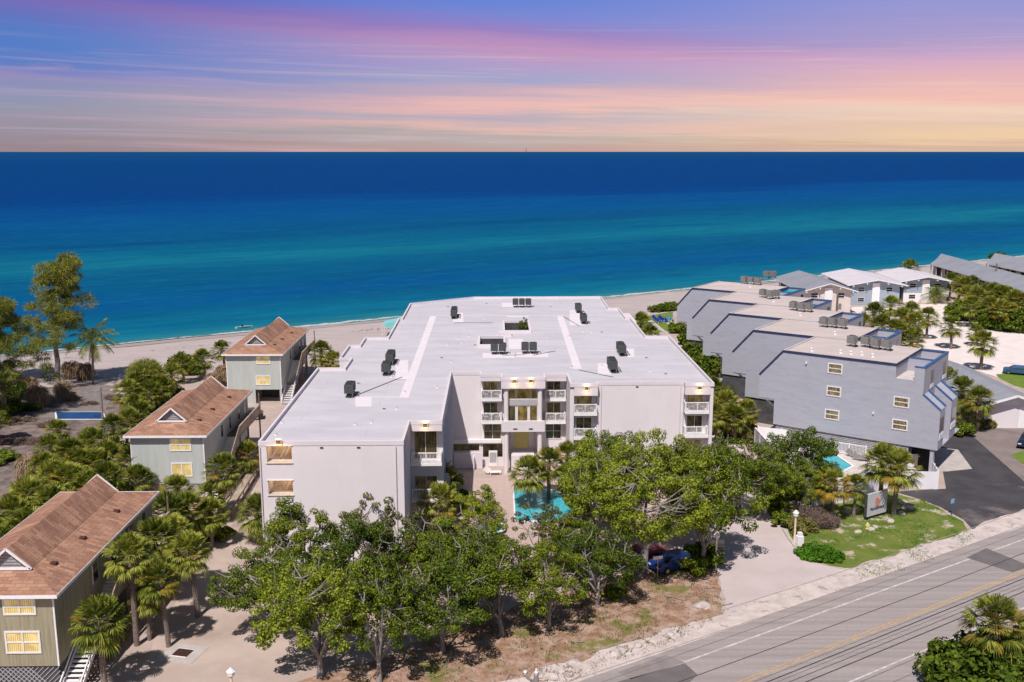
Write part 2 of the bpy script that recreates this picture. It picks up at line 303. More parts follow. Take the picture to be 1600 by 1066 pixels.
M['asphalt_new'] = pm('new_asphalt', (.052,.048,.054), (.075,.07,.074), .3, .9, c3=(.17,.145,.14), s3=.13, f3=(.56,.70), bump=.01, bscale=12, spec=.2)
M['asphalt_old'] = pm('pinkish_asphalt', (.22,.18,.17), (.26,.215,.20), .4, .95, c3=(.17,.14,.135), s3=.2, spec=.1)
M['shoulder'] = pm('gravel_shoulder', (.48,.41,.38), (.60,.52,.485), .9, .95, c3=(.36,.29,.26), s3=.8, f3=(.55,.66), bump=.05, bscale=4, spec=.1, detail=8)
M['roadpatch'] = pm('road_patch', (.135,.118,.118), (.16,.14,.14), .8, .9)
M['roadpatchlt'] = pm('road_patch_light', (.22,.19,.185), (.26,.225,.215), .8, .9)
M['paint'] = pm('road_paint_white', (.62,.59,.58), (.42,.39,.38), 1.6, .8)
M['painty'] = pm('road_paint_yellow', (.56,.36,.15), (.40,.28,.16), 1.6, .8)
M['paver'] = pm('pink_paver', (.44,.33,.29), (.50,.39,.35), 2.5, .9)
def roadmat():
    m = bpy.data.materials.new('road_asphalt'); m.use_nodes = True; nt = m.node_tree; b = nt.nodes['Principled BSDF']
    tc = nd(nt, 'ShaderNodeTexCoord'); mp = nd(nt, 'ShaderNodeMapping'); mp.inputs['Scale'].default_value = (.03, 1.6, 1); nt.links.new(tc.outputs['Object'], mp.inputs[0])
    n = nd(nt, 'ShaderNodeTexNoise', inp={'Scale': 1, 'Detail': 6, 'Roughness': .7}); nt.links.new(mp.outputs[0], n.inputs[0])
    n2 = nd(nt, 'ShaderNodeTexNoise', inp={'Scale': 3, 'Detail': 8, 'Roughness': .8}); nt.links.new(tc.outputs['Object'], n2.inputs[0])
    c = mixc(nt, smooth(nt, n.outputs[0], .32, .68), (.29,.255,.245), (.385,.34,.325))
    c = mixc(nt, mth(nt, 'MULTIPLY', smooth(nt, n2.outputs[0], .3, .7), .3), c, (.20,.17,.165))
    nt.links.new(c, b.inputs['Base Color']); b.inputs['Roughness'].default_value = .9; b.inputs['Specular IOR Level'].default_value = .2
    return m
M['road'] = roadmat()

# ------------------------------------------------------------- mesh builder
class MB:
    def __init__(s): s.v = []; s.f = []; s.m = []; s.mats = []
    def mi(s, m):
        if m not in s.mats: s.mats.append(m)
        return s.mats.index(m)
    def face(s, pts, m):
        i = len(s.v); s.v += [tuple(p) for p in pts]; s.f.append(tuple(range(i, i+len(pts)))); s.m.append(s.mi(m)); return s
    def box(s, x0, y0, z0, x1, y1, z1, m, faces='xXyYzZ'):
        if x0 > x1: x0, x1 = x1, x0
        if y0 > y1: y0, y1 = y1, y0
        if z0 > z1: z0, z1 = z1, z0
        return s.hexa([(x0,y0,z0),(x1,y0,z0),(x1,y1,z0),(x0,y1,z0),(x0,y0,z1),(x1,y0,z1),(x1,y1,z1),(x0,y1,z1)], m)
    def hexa(s, p, m):
        i = len(s.v); s.v += [tuple(q) for q in p]; k = s.mi(m)
        for f in ((0,3,2,1),(4,5,6,7),(0,1,5,4),(1,2,6,5),(2,3,7,6),(3,0,4,7)):
            s.f.append(tuple(i+a for a in f)); s.m.append(k)
        return s
    def bar(s, p, q, w, h, m, up=(0,0,1)):            # rectangular bar from p to q
        p, q = Vector(p), Vector(q); d = (q-p).normalized(); u = Vector(up)
        a = d.cross(u)
        if a.length < 1e-3: a = d.cross(Vector((0,1,0)))
        a.normalize(); b = a.cross(d).normalized(); a *= w/2; b *= h/2
        return s.hexa([p-a-b, p+a-b, q+a-b, q-a-b, p-a+b, p+a+b, q+a+b, q-a+b], m)
    def prism(s, poly, z0, z1, m, mtop=None, bottom=True):
        n = len(poly)
        for i in range(n):
            a, b = poly[i], poly[(i+1) % n]
            s.face([(a[0],a[1],z0),(b[0],b[1],z0),(b[0],b[1],z1),(a[0],a[1],z1)], m)
        s.cap(poly, z1, mtop or m)
        if bottom: s.cap(poly, z0, m, True)
        return s
    def cap(s, poly, z, m, flip=False, holes=()):
        loops = [[Vector((p[0],p[1],0)) for p in poly]]+[[Vector((p[0],p[1],0)) for p in h] for h in holes]
        flat = [p for l in loops for p in l]; i = len(s.v); s.v += [(p.x,p.y,z) for p in flat]; k = s.mi(m)
        for t in tessellate_polygon(loops):
            a, b, c = (flat[j] for j in t)
            up = (b-a).cross(c-a).z > 0
            t = t if up != flip else t[::-1]
            s.f.append(tuple(i+j for j in t)); s.m.append(k)
        return s
    def tube(s, p, q, r0, r1, m, n=8, caps=True):
        p, q = Vector(p), Vector(q); d = (q-p).normalized(); a = d.cross(Vector((0,0,1)))
        if a.length < 1e-3: a = Vector((1,0,0))
        a.normalize(); b = d.cross(a); i = len(s.v); k = s.mi(m)
        for c, r in ((p,r0),(q,r1)):
            for j in range(n):
                t = 2*pi*j/n; s.v.append(tuple(c+a*(r*cos(t))+b*(r*sin(t))))
        for j in range(n):
            s.f.append((i+j, i+n+j, i+n+(j+1)%n, i+(j+1)%n)); s.m.append(k)
        if caps:
            s.f.append(tuple(i+j for j in range(n))); s.m.append(k); s.f.append(tuple(i+n+j for j in reversed(range(n)))); s.m.append(k)
        return s
    def path(s, pts, rs, m, n=7):
        for j in range(len(pts)-1): s.tube(pts[j], pts[j+1], rs[j], rs[j+1], m, n, caps=(j in (0, len(pts)-2)))
        return s
    def mesh(s, name, off=(0,0,0)):
        me = bpy.data.meshes.new(name)
        me.from_pydata([(v[0]-off[0], v[1]-off[1], v[2]-off[2]) for v in s.v], [], s.f)
        for m in s.mats: me.materials.append(m)
        me.polygons.foreach_set('material_index', s.m); me.update(); return me
    def build(s, name, parent=None, loc=None, local=False):
        """parent given: vertices are in the place's coordinates unless local; else origin goes to loc"""
        off = (0,0,0)
        if parent is not None and not local:
            o = parent; off = [0,0,0]
            while o: off = [off[i]+o.location[i] for i in range(3)]; o = o.parent
        elif loc is not None and not local: off = loc
        o = bpy.data.objects.new(name, s.mesh(name, off)); COL.objects.link(o)
        if parent is not None: o.parent = parent
        elif loc is not None: o.location = loc
        return o
def build_each(mb, name, parent, local=False):
    """one object per connected piece of the builder"""
    root = list(range(len(mb.v)))
    def find(i):
        while root[i] != i: root[i] = root[root[i]]; i = root[i]
        return i
    for f in mb.f:
        for i in f[1:]: root[find(i)] = find(f[0])
    parts = {}
    for f, m in zip(mb.f, mb.m):
        q = parts.setdefault(find(f[0]), (MB(), {})); b, mp = q; b.mats = mb.mats
        for i in f:
            if i not in mp: mp[i] = len(b.v); b.v.append(mb.v[i])
        b.f.append(tuple(mp[i] for i in f)); b.m.append(m)
    out = []
    for b, _ in parts.values():
        used = sorted(set(b.m)); mm = b.mats; b.mats = [mm[i] for i in used]; b.m = [used.index(i) for i in b.m]
        out.append(b.build(name, parent, local=local))
    return out
def tag(o, label=None, cat=None, group=None, kind=None):
    if label: o['label'] = label
    if cat: o['category'] = cat
    if group: o['group'] = group
    if kind: o['kind'] = kind
    return o
def thing(name, label, cat, loc=(0,0,0), rz=0, group=None):
    o = bpy.data.objects.new(name, None); COL.objects.link(o); o.location = loc; o.rotation_euler = (0,0,rz); o.empty_display_size = .3
    return tag(o, label, cat, group)
def struct(mb, name, loc=None): return tag(mb.build(name, loc=loc), kind='structure')
def copy_tree(o, parent=None):
    c = o.copy(); COL.objects.link(c)
    if parent is not None: c.parent = parent
    for ch in list(o.children): copy_tree(ch, c)
    return c
rnd = random.Random(7)
# ============================================================= SETTING: ground, roads, sea
A31 = R(31.5); T = (cos(A31), sin(A31)); N = (-sin(A31), cos(A31))
def tn(t, n, z=0.): return (T[0]*t+N[0]*n, T[1]*t+N[1]*n, z)
def gz(n):
    pts = [(-1e9,0),(168,0),(186,-.15),(198,-.55),(206,-1.),(214,-1.7),(240,-4),(1e9,-4)]
    for (a, za), (b, zb) in zip(pts, pts[1:]):
        if a <= n <= b: return za+(zb-za)*(n-a)/(b-a)
g = MB(); ts = [-4000,-800]+list(range(-300, 501, 20))+[1200,5000]
ns = [-3000,-300,0,100,168,172,176,180,186,190,194,198,200,202,203.5,205,206,208,214,240,300]
idx = {}
for i, t in enumerate(ts):
    for j, n in enumerate(ns):
        z = gz(n) + (.12*sin(t*.07+n)*sin(t*.031+1) if 170 < n < 205 else 0)
        idx[i, j] = len(g.v); g.v.append(tn(t, n, z))
for i in range(len(ts)-1):
    for j in range(len(ns)-1):
        g.f.append((idx[i,j], idx[i+1,j], idx[i+1,j+1], idx[i,j+1])); g.m.append(g.mi(M['beach'] if ns[j] >= 168 else M['sand']))
struct(g, 'ground')
# sea: its own axes run along and away from the shore
s = MB(); sx = [-150000,-20000,-4000,-1000]+list(range(-400,601,50))+[1500,4000,20000,150000]
sy = [0,4,10,20,40,80,160,320,640,1500,4000,12000,40000,150000]
def shore_wob(t): return 1.1*sin(t*.045)+.7*sin(t*.11+2)+.9*sin(t*.019+.6)
for i in range(len(sx)):
    for j in range(len(sy)): s.v.append((sx[i], sy[j] if j else (shore_wob(sx[i]) if abs(sx[i]) < 900 else 0), 0))
for i in range(len(sx)-1):
    for j in range(len(sy)-1):
        a = i*len(sy)+j; s.f.append((a, a+len(sy), a+len(sy)+1, a+1)); s.m.append(s.mi(M['sea']))
sea = tag(bpy.data.objects.new('sea', s.mesh('sea')), kind='structure'); COL.objects.link(sea)
sea.location = tn(0, 205.3, -.98); sea.rotation_euler = (0, 0, A31)

wet = MB(); 
for i in range(-40, 80):
    a, b = i*10., (i+1)*10.
    wa, wb = 202.6+.5*sin(a*.06), 202.6+.5*sin(b*.06)
    wet.face([tn(a,wa,gz(wa)+.02), tn(b,wb,gz(wb)+.02), tn(b,206.8,gz(206.8)+.02), tn(a,206.8,gz(206.8)+.02)], M['wetsand'])
struct(wet, 'wet_sand')
def jag(poly, amp, step=1.2, seed=1):
    r = random.Random(seed); out = []
    for i in range(len(poly)):
        a, b = poly[i], poly[(i+1) % len(poly)]; L = math.dist(a, b); k = max(1, int(L/step)); w = 0
        nx, ny = -(b[1]-a[1])/L, (b[0]-a[0])/L
        for q in range(k):
            w = .6*w+r.uniform(-amp, amp); t = q/k
            out.append((a[0]+(b[0]-a[0])*t+nx*w*min(1, 3*t, 3*(1-t)+.3), a[1]+(b[1]-a[1])*t+ny*w*min(1, 3*t, 3*(1-t)+.3)))
    return out
def patch(name, poly, z, m, amp=0., step=1.2, seed=1, **kw):
    p = jag(poly, amp, step, seed) if amp else poly
    area = sum(p[i][0]*p[(i+1) % len(p)][1]-p[(i+1) % len(p)][0]*p[i][1] for i in range(len(p)))
    if area < 0: p = p[::-1]
    return struct(MB().cap(p, z, m), name)
P = lambda *pts: [G(*q) for q in pts]
# strip along the road: n from n0 to n1
def strip(name, t0, t1, n0, n1, z, m, amp=0., step=1.5):
    return patch(name, [tn(t0,n0)[:2], tn(t1,n0)[:2], tn(t1,n1)[:2], tn(t0,n1)[:2]], z, m, amp, step, seed=int(n0*7) % 97+3)

patch('shell_parking', P((200,1100),(250,985),(330,850),(404,770),(404,690),(640,860),(1010,870),(1110,850),(1118,890),(1000,905),(700,1005),(470,1066),(430,1100)), .004, M['shellpark'], .25)
patch('litter_verge', P((440,1075),(530,1050),(620,1020),(700,985),(860,930),(1000,890),(1116,880),(1128,920),(1135,965),(1060,1005),(960,1035),(850,1100),(440,1140)), .008, M['verge'], .35, 1.0, 5)
patch('shell_driveway', P((1119,882),(1131,930),(1134,965),(1110,1000),(1060,1022),(1180,1010),(1340,925),(1350,888),(1318,890),(1262,876),(1243,852),(1222,815),(1200,785),(1168,745),(1160,700),(1125,640),(1060,640),(1060,860),(1110,850)), .012, M['paledrive'], .12, 1.2, 9)
patch('lawn', P((1243,852),(1262,876),(1318,887),(1345,905),(1390,898),(1450,880),(1512,850),(1524,838),(1505,815),(1465,792),(1440,780),(1395,768),(1330,775),(1290,780),(1240,795),(1225,815)), .008, M['grass'], .4, .9, 11)
patch('asphalt_parking', P((1395,768),(1440,781),(1470,793),(1505,812),(1524,832),(1545,838),(1700,790),(1900,760),(1700,690),(1560,690),(1530,662),(1495,660),(1465,690),(1478,764)), .016, M['asphalt_new'])
patch('neighbour_driveway', P((1495,660),(1620,770),(1800,760),(1700,668),(1560,668)), .020, M['asphalt_old'])
patch('concrete_apron', P((1470,700),(1497,703),(1519,733),(1480,737),(1440,737),(1440,700)), .024, M['concrete'])
patch('bright_lawn', P((1556,585),(1640,580),(1700,600),(1700,625),(1600,607),(1575,598)), .008, M['lawn'], .3, 2, 13)
patch('roadside_lawn', P((1578,712),(1600,704),(1700,716),(1700,780),(1600,726)), .030, M['lawn'], .1, 2, 14)
patch('white_sand_yard', P((1330,480),(1600,470),(1700,520),(1700,610),(1560,590),(1440,550),(1400,560),(1330,560)), .006, M['whitesand'], .4, 2, 15)
patch('litter_yard', P((-60,640),(30,610),(120,598),(190,620),(200,660),(150,700),(60,790),(-60,830)), .006, M['mulch'], .5, 1.4, 16)
patch('timber_deck', P((82,642),(60,655),(160,648),(165,640),(185,604),(150,600),(120,612)), .03, M['deckpath'])
patch('beach_lawn', P((985,499),(1052,487),(1052,515),(1010,523),(990,512)), .010, M['lawn'], .3, 2, 17)
patch('side_path', P((1040,520),(1022,512),(1012,502),(1018,500),(1075,545),(1130,600),(1160,680),(1150,700)), .014, M['concrete'], .05)
patch('pool_terrace', P((700,880),(716,748),(1000,745),(1110,760),(1110,850),(960,860)), .020, M['paver'])
strip('shoulder', -60, 130, 51.2, 54.6, .018, M['shoulder'], .45, .9)
strip('south_verge', -60, 130, 30, 38.6, .018, M['shoulder'], .4, 1)
strip('road', -120, 200, 38.9, 52.0, .024, M['road'], .05, 1.2)
strip('edge_line_north', -120, 200, 49.93, 50.09, .028, M['paint'])
strip('edge_line_south', -120, 200, 41.52, 41.68, .028, M['paint'])
strip('centre_line_upper', -120, 200, 45.80, 45.92, .028, M['painty'])
strip('centre_line_lower', -120, 200, 45.50, 45.62, .028, M['painty'])
patch('road_patch', P((1510,872),(1541,857),(1610,885),(1582,895)), .032, M['roadpatch'])
patch('road_repair_dark', P((965,1066),(1070,1037),(1090,1055),(1020,1120),(935,1100)), .032, M['roadpatch'])
patch('road_repair_light', P((965,1051),(1040,1024),(1070,1036),(985,1062)), .032, M['roadpatchlt'])
# tar joint and tyre seams on the carriageway
for k, (n0, w) in enumerate(((51.0,.05),(44.35,.05),(43.9,.04),(39.9,.05))):
    strip('road_seam', -120, 200, n0, n0+w, .036, M['roadpatch'])
for k in range(7):
    t0, n0 = [(44.1,51.4),(57,51.2),(47.5,45.95),(54.2,45.4),(61,45.95),(36,45.4),(63,50.6)][k]
    o = MB().box(-.09,-.05,0,.09,.05,.025, M['painty']).build('road_marker', loc=(0,0,0))
    tag(o, ['small raised road marker near the north shoulder by the dark patch','small raised road marker on the shoulder farther along the road','raised marker above the yellow line in mid road','raised marker under the yellow line beside its twin','raised marker on the yellow line farthest from camera','raised marker on the yellow line nearest the bottom edge','raised marker by the north edge line at right'][k], 'road marker', 'raised road markers')
    o.location = tn(t0, n0, .03); o.rotation_euler = (0,0,A31)
# kerbs
kb = MB(); kp = P((1224,828),(1233,843),(1243,856))
for a, b in zip(kp, kp[1:]): kb.bar((*a,.07),(*b,.07),.25,.16,M['concrete'])
struct(kb, 'driveway_kerb')

# ============================================================= WINDOWS AND SMALL BUILDERS
def frame_window(par, p, u, w, z0, h, cols=2, rows=1, glass='warm', fr=.07, out=.03, fm='frame', label=None):
    """p: left end of the opening on the wall line (x,y); u: unit vector along the wall; outward is to the right-hand side of -u"""
    u = Vector((u[0], u[1], 0)); o = Vector((u.y, -u.x, 0)); p = Vector((p[0], p[1], 0))
    f = MB(); fm = M[fm]
    def bb(a, b, za, zb, t0=0., t1=None):
        t1 = out+.04 if t1 is None else t1
        q = [p+u*a+o*t0, p+u*b+o*t0, p+u*b+o*t1, p+u*a+o*t1]
        f.hexa([(c.x,c.y,za) for c in q]+[(c.x,c.y,zb) for c in q], fm)
    bb(0, fr, z0, z0+h); bb(w-fr, w, z0, z0+h); bb(fr, w-fr, z0, z0+fr); bb(fr, w-fr, z0+h-fr, z0+h)
    for i in range(1, cols): bb(w*i/cols-fr*.4, w*i/cols+fr*.4, z0+fr, z0+h-fr)
    for j in range(1, rows):
        zz = z0+h*j/rows
        for i in range(cols): bb(w*i/cols+fr*(1 if i == 0 else .4), w*(i+1)/cols-fr*(1 if i == cols-1 else .4), zz-fr*.35, zz+fr*.35)
    fo = f.build('window', par)
    if label: fo['label'] = label
    g_ = MB(); q = p+o*out*.6; a = q+u*.01; b = q+u*(w-.01)
    g_.face([(a.x,a.y,z0+.01),(b.x,b.y,z0+.01),(b.x,b.y,z0+h-.01),(a.x,a.y,z0+h-.01)], M[glass])
    g_.build('pane', fo)
    return fo
def railing(par, pts, z0, h=1.05, mat_='trim', every=.14, name='railing', solid=False, post=.09):
    r = MB(); m = M[mat_]
    for a, b in zip(pts, pts[1:]):
        A, B = Vector((*a[:2], z0)), Vector((*b[:2], z0)); L = (B-A).length
        r.bar(A+Vector((0,0,h-.04)), B+Vector((0,0,h-.04)), .1, .09, m); r.bar(A+Vector((0,0,.1)), B+Vector((0,0,.1)), .06, .06, m)
        n = max(2, int(L/every))
        for i in range(n+1):
            c = A+(B-A)*(i/n); w = post if i in (0, n, n//2) else .035
            r.bar(c+Vector((0,0,.0)), c+Vector((0,0,h-.08)), w, w, m, up=(0,1,0))
        if solid: r.bar(A+Vector((0,0,h/2)), B+Vector((0,0,h/2)), .05, h-.1, m)
    return r.build(name, par)
def walls(par, name, outline, z0, z1, m, openings={}, mats={}):
    """vertical faces along a closed outline, with rectangular openings (a, b, za, zb) cut out of given edges"""
    w = MB()
    for i in range(len(outline)):
        a, b = Vector(outline[i]), Vector(outline[(i+1) % len(outline)]); L = (b-a).length; u = (b-a)/L; mm = mats.get(i, m)
        ops = openings.get(i, [])
        loops = [[Vector((0,z0,0)), Vector((L,z0,0)), Vector((L,z1,0)), Vector((0,z1,0))]]
        for (s0, s1, za, zb) in ops: loops.append([Vector((s0,za,0)), Vector((s1,za,0)), Vector((s1,zb,0)), Vector((s0,zb,0))])
        flat = [p for l in loops for p in l]; k0 = len(w.v); w.v += [(a.x+u.x*p.x, a.y+u.y*p.x, p.y) for p in flat]; km = w.mi(mm)
        for t in tessellate_polygon(loops):
            A_, B_, C_ = (flat[j] for j in t)
            t = t if (B_-A_).cross(C_-A_).z > 0 else t[::-1]
            w.f.append(tuple(k0+j for j in t)); w.m.append(km)
    return w.build(name, par)
def sconce(par, x, y, z, glow=10, label=None):
    """box up-and-down wall lamp on a wall facing the road (-y)"""
    l = MB()
    l.box(x-.28, y-.16, z-.24, x+.28, y-.005, z+.24, M['cream'])
    l.box(x-.2, y-.185, z+.03, x+.2, y-.162, z+.15, M['rust']); l.box(x-.2, y-.185, z-.15, x+.2, y-.162, z-.03, M['rust'])
    o = l.build('wall_lamp', par)
    e = MB(); e.box(x-.24, y-.14, z+.243, x+.24, y-.03, z+.27, M['lampglow']); e.box(x-.24, y-.14, z-.27, x+.24, y-.03, z-.243, M['lampglow']); e.build('bulb', o)
    for dz in (-.42, .42):
        ld = bpy.data.lights.new('lamp_light', 'POINT'); ld.energy = glow; ld.color = (1,.62,.28); ld.shadow_soft_size = .1
        lo = bpy.data.objects.new('lamp_light', ld); COL.objects.link(lo); lo.location = (x, y-.28, z+dz)
    return o

# ============================================================= MAIN WHITE BUILDING
ROOF = 11.25; PAR = 11.6
mb_ = thing('apartment_building', 'large white condominium with broad flat white roof, balconies and tall entrance portico', 'building', (2, 113, 0))
body = [(-21.1,85.6),(-8.2,85.6),(-8.2,93.7),(-5.1,93.7),(-5.1,113.9),(-1.7,113.9),(-1.7,113.95),(8.4,113.95),(8.4,107.7),(8.85,107.7),(8.85,108.75),(11.5,108.75),
        (11.5,108.4),(21.3,108.4),(21.3,108.8),(24.15,108.8),(24.15,107.7),(24.5,107.7),(24.5,136.6),(21.2,136.6),(21.2,152.5),(20.5,152.5),(20.5,162.05),(18.9,162.05),
        (19.0,175.3),(-3.7,175.1),(-14.4,167.6),(-14.4,152.6),(-14.9,152.4),(-14.9,136.2),(-18.05,136.2),(-18.05,130.6),(-19.5,130.6),(-19.5,122.2),(-18,122.2),(-18,116.4),(-21.2,116.4)]
# stairwell openings of the left wing, entrance and garage openings of the middle
st_op = []
for (a, b, c, d) in ((416,696.7,456.4,722.5),(418.8,750.6,458.2,772.9),(433.8,801.7,459.3,822)):
    x0, z1 = Vd(a, b, 85.6); x1, z0 = Vd(c, d, 85.6); st_op.append((x0+21.1, x1+21.1, z0, z1))
gx = lambda px, Y=113.9: Vd(px, 700, Y)[0]
ops = {0: st_op, 4: [(.15, 3.2, 1.95, 2.75)], 6: [(1.7-1.45+.0, 1.7+.9, 1.15, 2.75)]}
walls(mb_, 'wall', body, 0, ROOF-.045, M['stucco'], ops, {3: M['side_shade'], 1: M['side_shade']})
# dark rooms behind the openings
rm = MB()
rm.box(-5.0, 114.9, .1, -1.8, 118, 3.0, M['blind']); rm.box(-1.6, 115.2, .1, 1.4, 118, 3.0, M['blind']); rm.build('garage_interior', mb_)
for k, (a, b, z0, z1) in enumerate(st_op):
    lit = k < 2; st = MB(); X0, X1 = a-21.1, b-21.1; back = M['cream'] if lit else M['black']
    Y0, Y1 = 85.62, 88.0
    st.face([(X0,Y1,z0-.4),(X1,Y1,z0-.4),(X1,Y1,z1+.05),(X0,Y1,z1+.05)], back)
    st.face([(X0-.01,Y0,z0),(X0-.01,Y1,z0),(X0-.01,Y1,z1),(X0-.01,Y0,z1)], M['stucco'] if lit else back); st.face([(X1+.01,Y1,z0),(X1+.01,Y0,z0),(X1+.01,Y0,z1),(X1+.01,Y1,z1)], back)
    st.face([(X0,Y0,z0-.01),(X1,Y0,z0-.01),(X1,Y1,z0-.01),(X0,Y1,z0-.01)], M['concrete']); st.face([(X0,Y1,z1+.01),(X1,Y1,z1+.01),(X1,Y0,z1+.01),(X0,Y0,z1+.01)], M['stucco'])
    so = st.build('stair_opening', mb_)
    f = MB(); t = .09
    f.box(X0-t, 85.5, z0-t, X1+t, 85.595, z0, M['cream'] if lit else M['frame']); f.box(X0-t, 85.5, z1, X1+t, 85.595, z1+.03, M['frame'])
    for q, (da, db) in enumerate(((.1,1.15),(.9,1.7),(1.25,2.0))):
        f.bar((X0+da, 86.6+.3*q, z0+.0), (X0+db, 86.6+.3*q, z1-.02), .07, .16, M['trim'] if lit else M['ac'])
    build_each(f, 'stair_rail', so)
    if lit:
        ld = bpy.data.lights.new('stair_light','POINT'); ld.energy = 22; ld.color = (1,.66,.34); ld.shadow_soft_size = .15
        lo = bpy.data.objects.new('stair_light', ld); COL.objects.link(lo); lo.location = ((X0+X1)/2, 86.9, z1-.25)
# roof plate with two light wells
rout = [(-21.14,85.56),(-8.16,85.56),(-8.16,92.3),(-5.06,92.3),(-5.06,113.86),(-1.74,113.86),(-1.74,112.7),(.7,112.7),(.7,110.7),(5.8,110.7),(5.8,112.6),(8.35,112.6),(8.35,107.5),
        (11.54,107.5),(11.54,108.36),(21.26,108.36),(21.26,107.55),(24.54,107.55),(24.54,136.64),(21.24,136.64),(21.24,152.54),(20.54,152.54),(20.54,162.09),(18.94,162.09),(19.04,175.34),(-3.7,175.14),(-14.44,167.64),
        (-14.44,152.6),(-14.94,152.4),(-14.94,136.24),(-18.09,136.24),(-18.09,130.64),(-19.54,130.64),(-19.54,122.16),(-18.04,122.16),(-18.04,116.44),(-21.24,116.44)]
w1 = [(1.5,141.2),(5.0,141.2),(5.0,149.6),(1.5,149.6)]; w2 = [(-2.0,130.6),(1.2,130.6),(1.2,136.6),(-2.0,136.6)]
rf = MB(); rf.cap(rout, ROOF, M['roof'], holes=[w1, w2]); rf.cap(rout, ROOF-.04, M['fascia'], True, holes=[w1, w2])
roof = rf.build('roof', mb_)
pr = MB()
def ring(b, poly, z0, z1, w, m, closed=True):
    """mitred strip of width w inside a counter-clockwise outline"""
    n = len(poly); ins = []
    for i in range(n):
        p0, p1, p2 = Vector(poly[i-1]), Vector(poly[i]), Vector(poly[(i+1) % n])
        d1, d2 = (p1-p0).normalized(), (p2-p1).normalized(); n1, n2 = Vector((-d1.y, d1.x)), Vector((-d2.y, d2.x))
        mm = (n1+n2); mm = mm/mm.length; ins.append(p1+mm*(w/max(.3, mm.dot(n1))))
    for i in range(n):
        j = (i+1) % n; a, b2, c, d = poly[i], poly[j], ins[j], ins[i]
        b.face([(a[0],a[1],z0),(b2[0],b2[1],z0),(b2[0],b2[1],z1),(a[0],a[1],z1)], m); b.face([(a[0],a[1],z1),(b2[0],b2[1],z1),(c.x,c.y,z1),(d.x,d.y,z1)], m)
        b.face([(d.x,d.y,z1),(c.x,c.y,z1),(c.x,c.y,z0),(d.x,d.y,z0)], m)
ring(pr, rout, 11.21, PAR, .2, M['fascia']); pr.build('parapet', mb_)
for (x0, x1, ya, yb, zb) in ((-8.15,-5.1,92.33,93.69,10.55),(-1.69,.69,112.73,113.94,10.7),(.71,5.79,110.73,113.94,10.28),(5.81,8.34,112.63,113.94,10.7),(8.86,11.5,107.53,108.74,10.2),(21.3,24.14,107.58,108.79,10.25)):
    MB().box(x0, ya, zb, x1, yb, 11.205, M['fascia']).build('fascia', mb_)
fl = MB()                                              # metal coping, a hair proud of the parapet
ring(fl, [(x, y) for x, y in rout], PAR, PAR+.02, .21, M['fascia']); fl.build('coping', mb_)
for k, wl in enumerate((w1, w2)):
    wb = MB(); q = wl[::-1]
    x0, y0, x1, y1 = wl[0][0], wl[0][1], wl[1][0], wl[2][1]
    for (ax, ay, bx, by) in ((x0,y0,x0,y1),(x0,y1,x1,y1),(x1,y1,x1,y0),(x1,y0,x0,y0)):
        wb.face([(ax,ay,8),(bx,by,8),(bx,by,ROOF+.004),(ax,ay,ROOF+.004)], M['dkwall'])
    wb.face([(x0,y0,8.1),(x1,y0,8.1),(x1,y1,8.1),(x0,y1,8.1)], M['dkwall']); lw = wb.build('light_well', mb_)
    kb_ = MB(); e = .32
    kb_.box(x0-e,y0-e,ROOF,x1+e,y0,ROOF+.38,M['fascia']); kb_.box(x0-e,y1,ROOF,x1+e,y1+e,ROOF+.38,M['fascia']); kb_.box(x0-e,y0,ROOF,x0,y1,ROOF+.38,M['fascia']); kb_.box(x1,y0,ROOF,x1+e,y1,ROOF+.38,M['fascia'])
    kb_.build('well_kerb', lw)
# white walkway mats
wk = MB(); zz = ROOF+.012
def mat_strip(pts, w):
    for a, b in zip(pts, pts[1:]):
        A, B = Vector((*a,0)), Vector((*b,0)); d = (B-A).normalized(); n_ = Vector((-d.y, d.x,0))*w/2
        wk.face([(c.x,c.y,zz) for c in (A-n_, B-n_, B+n_, A+n_)], M['roof_white'])
G11 = lambda x, y: G(x, y, ROOF)
mat_strip([G11(631,622), G11(677,494)], 1.0); mat_strip([G11(903,577), G11(875,494)], 1.0)
zz += .004
mat_strip([G11(575,621), G11(628,621)], .42); mat_strip([G11(683,493.5), G11(872,493.5)], .45); mat_strip([G11(895,493), G11(868,493)], .4)
mat_strip([G11(850,548), G11(886,548)], .35); mat_strip([G11(903,548), G11(985,548)], .35); mat_strip([G11(908,577), G11(940,577)], .35); mat_strip([G11(792,495), G11(826,495)], 1.6)
zz += .004
for (px, py, w, h) in ((568,628,26,16),(628,578,20,30),(716,497,16,16),(803,477,38,7),(902,497,24,24),(945,577,22,18),(982,552,18,14),(779,556,50,8),(832,555,50,8),(806,538,22,16)):
    a, b = G11(px-w/2, py+h/2), G11(px+w/2, py+h/2); c, d = G11(px+w/2, py-h/2), G11(px-w/2, py-h/2)
    wk.face([(*q, zz) for q in (a, b, c, d)], M['roof_white'])
wk.build('walkway_mats', mb_)
# hatch box
MB().box(.6,138.0,ROOF,2.4,139.8,ROOF+.55,M['fascia']).build('roof_hatch', mb_)
# lower slab step at the far right corner
MB().box(20.62,153.2,ROOF-1.0,22.3,161.5,ROOF-.5,M['fascia']).build('eyebrow_slab', mb_)

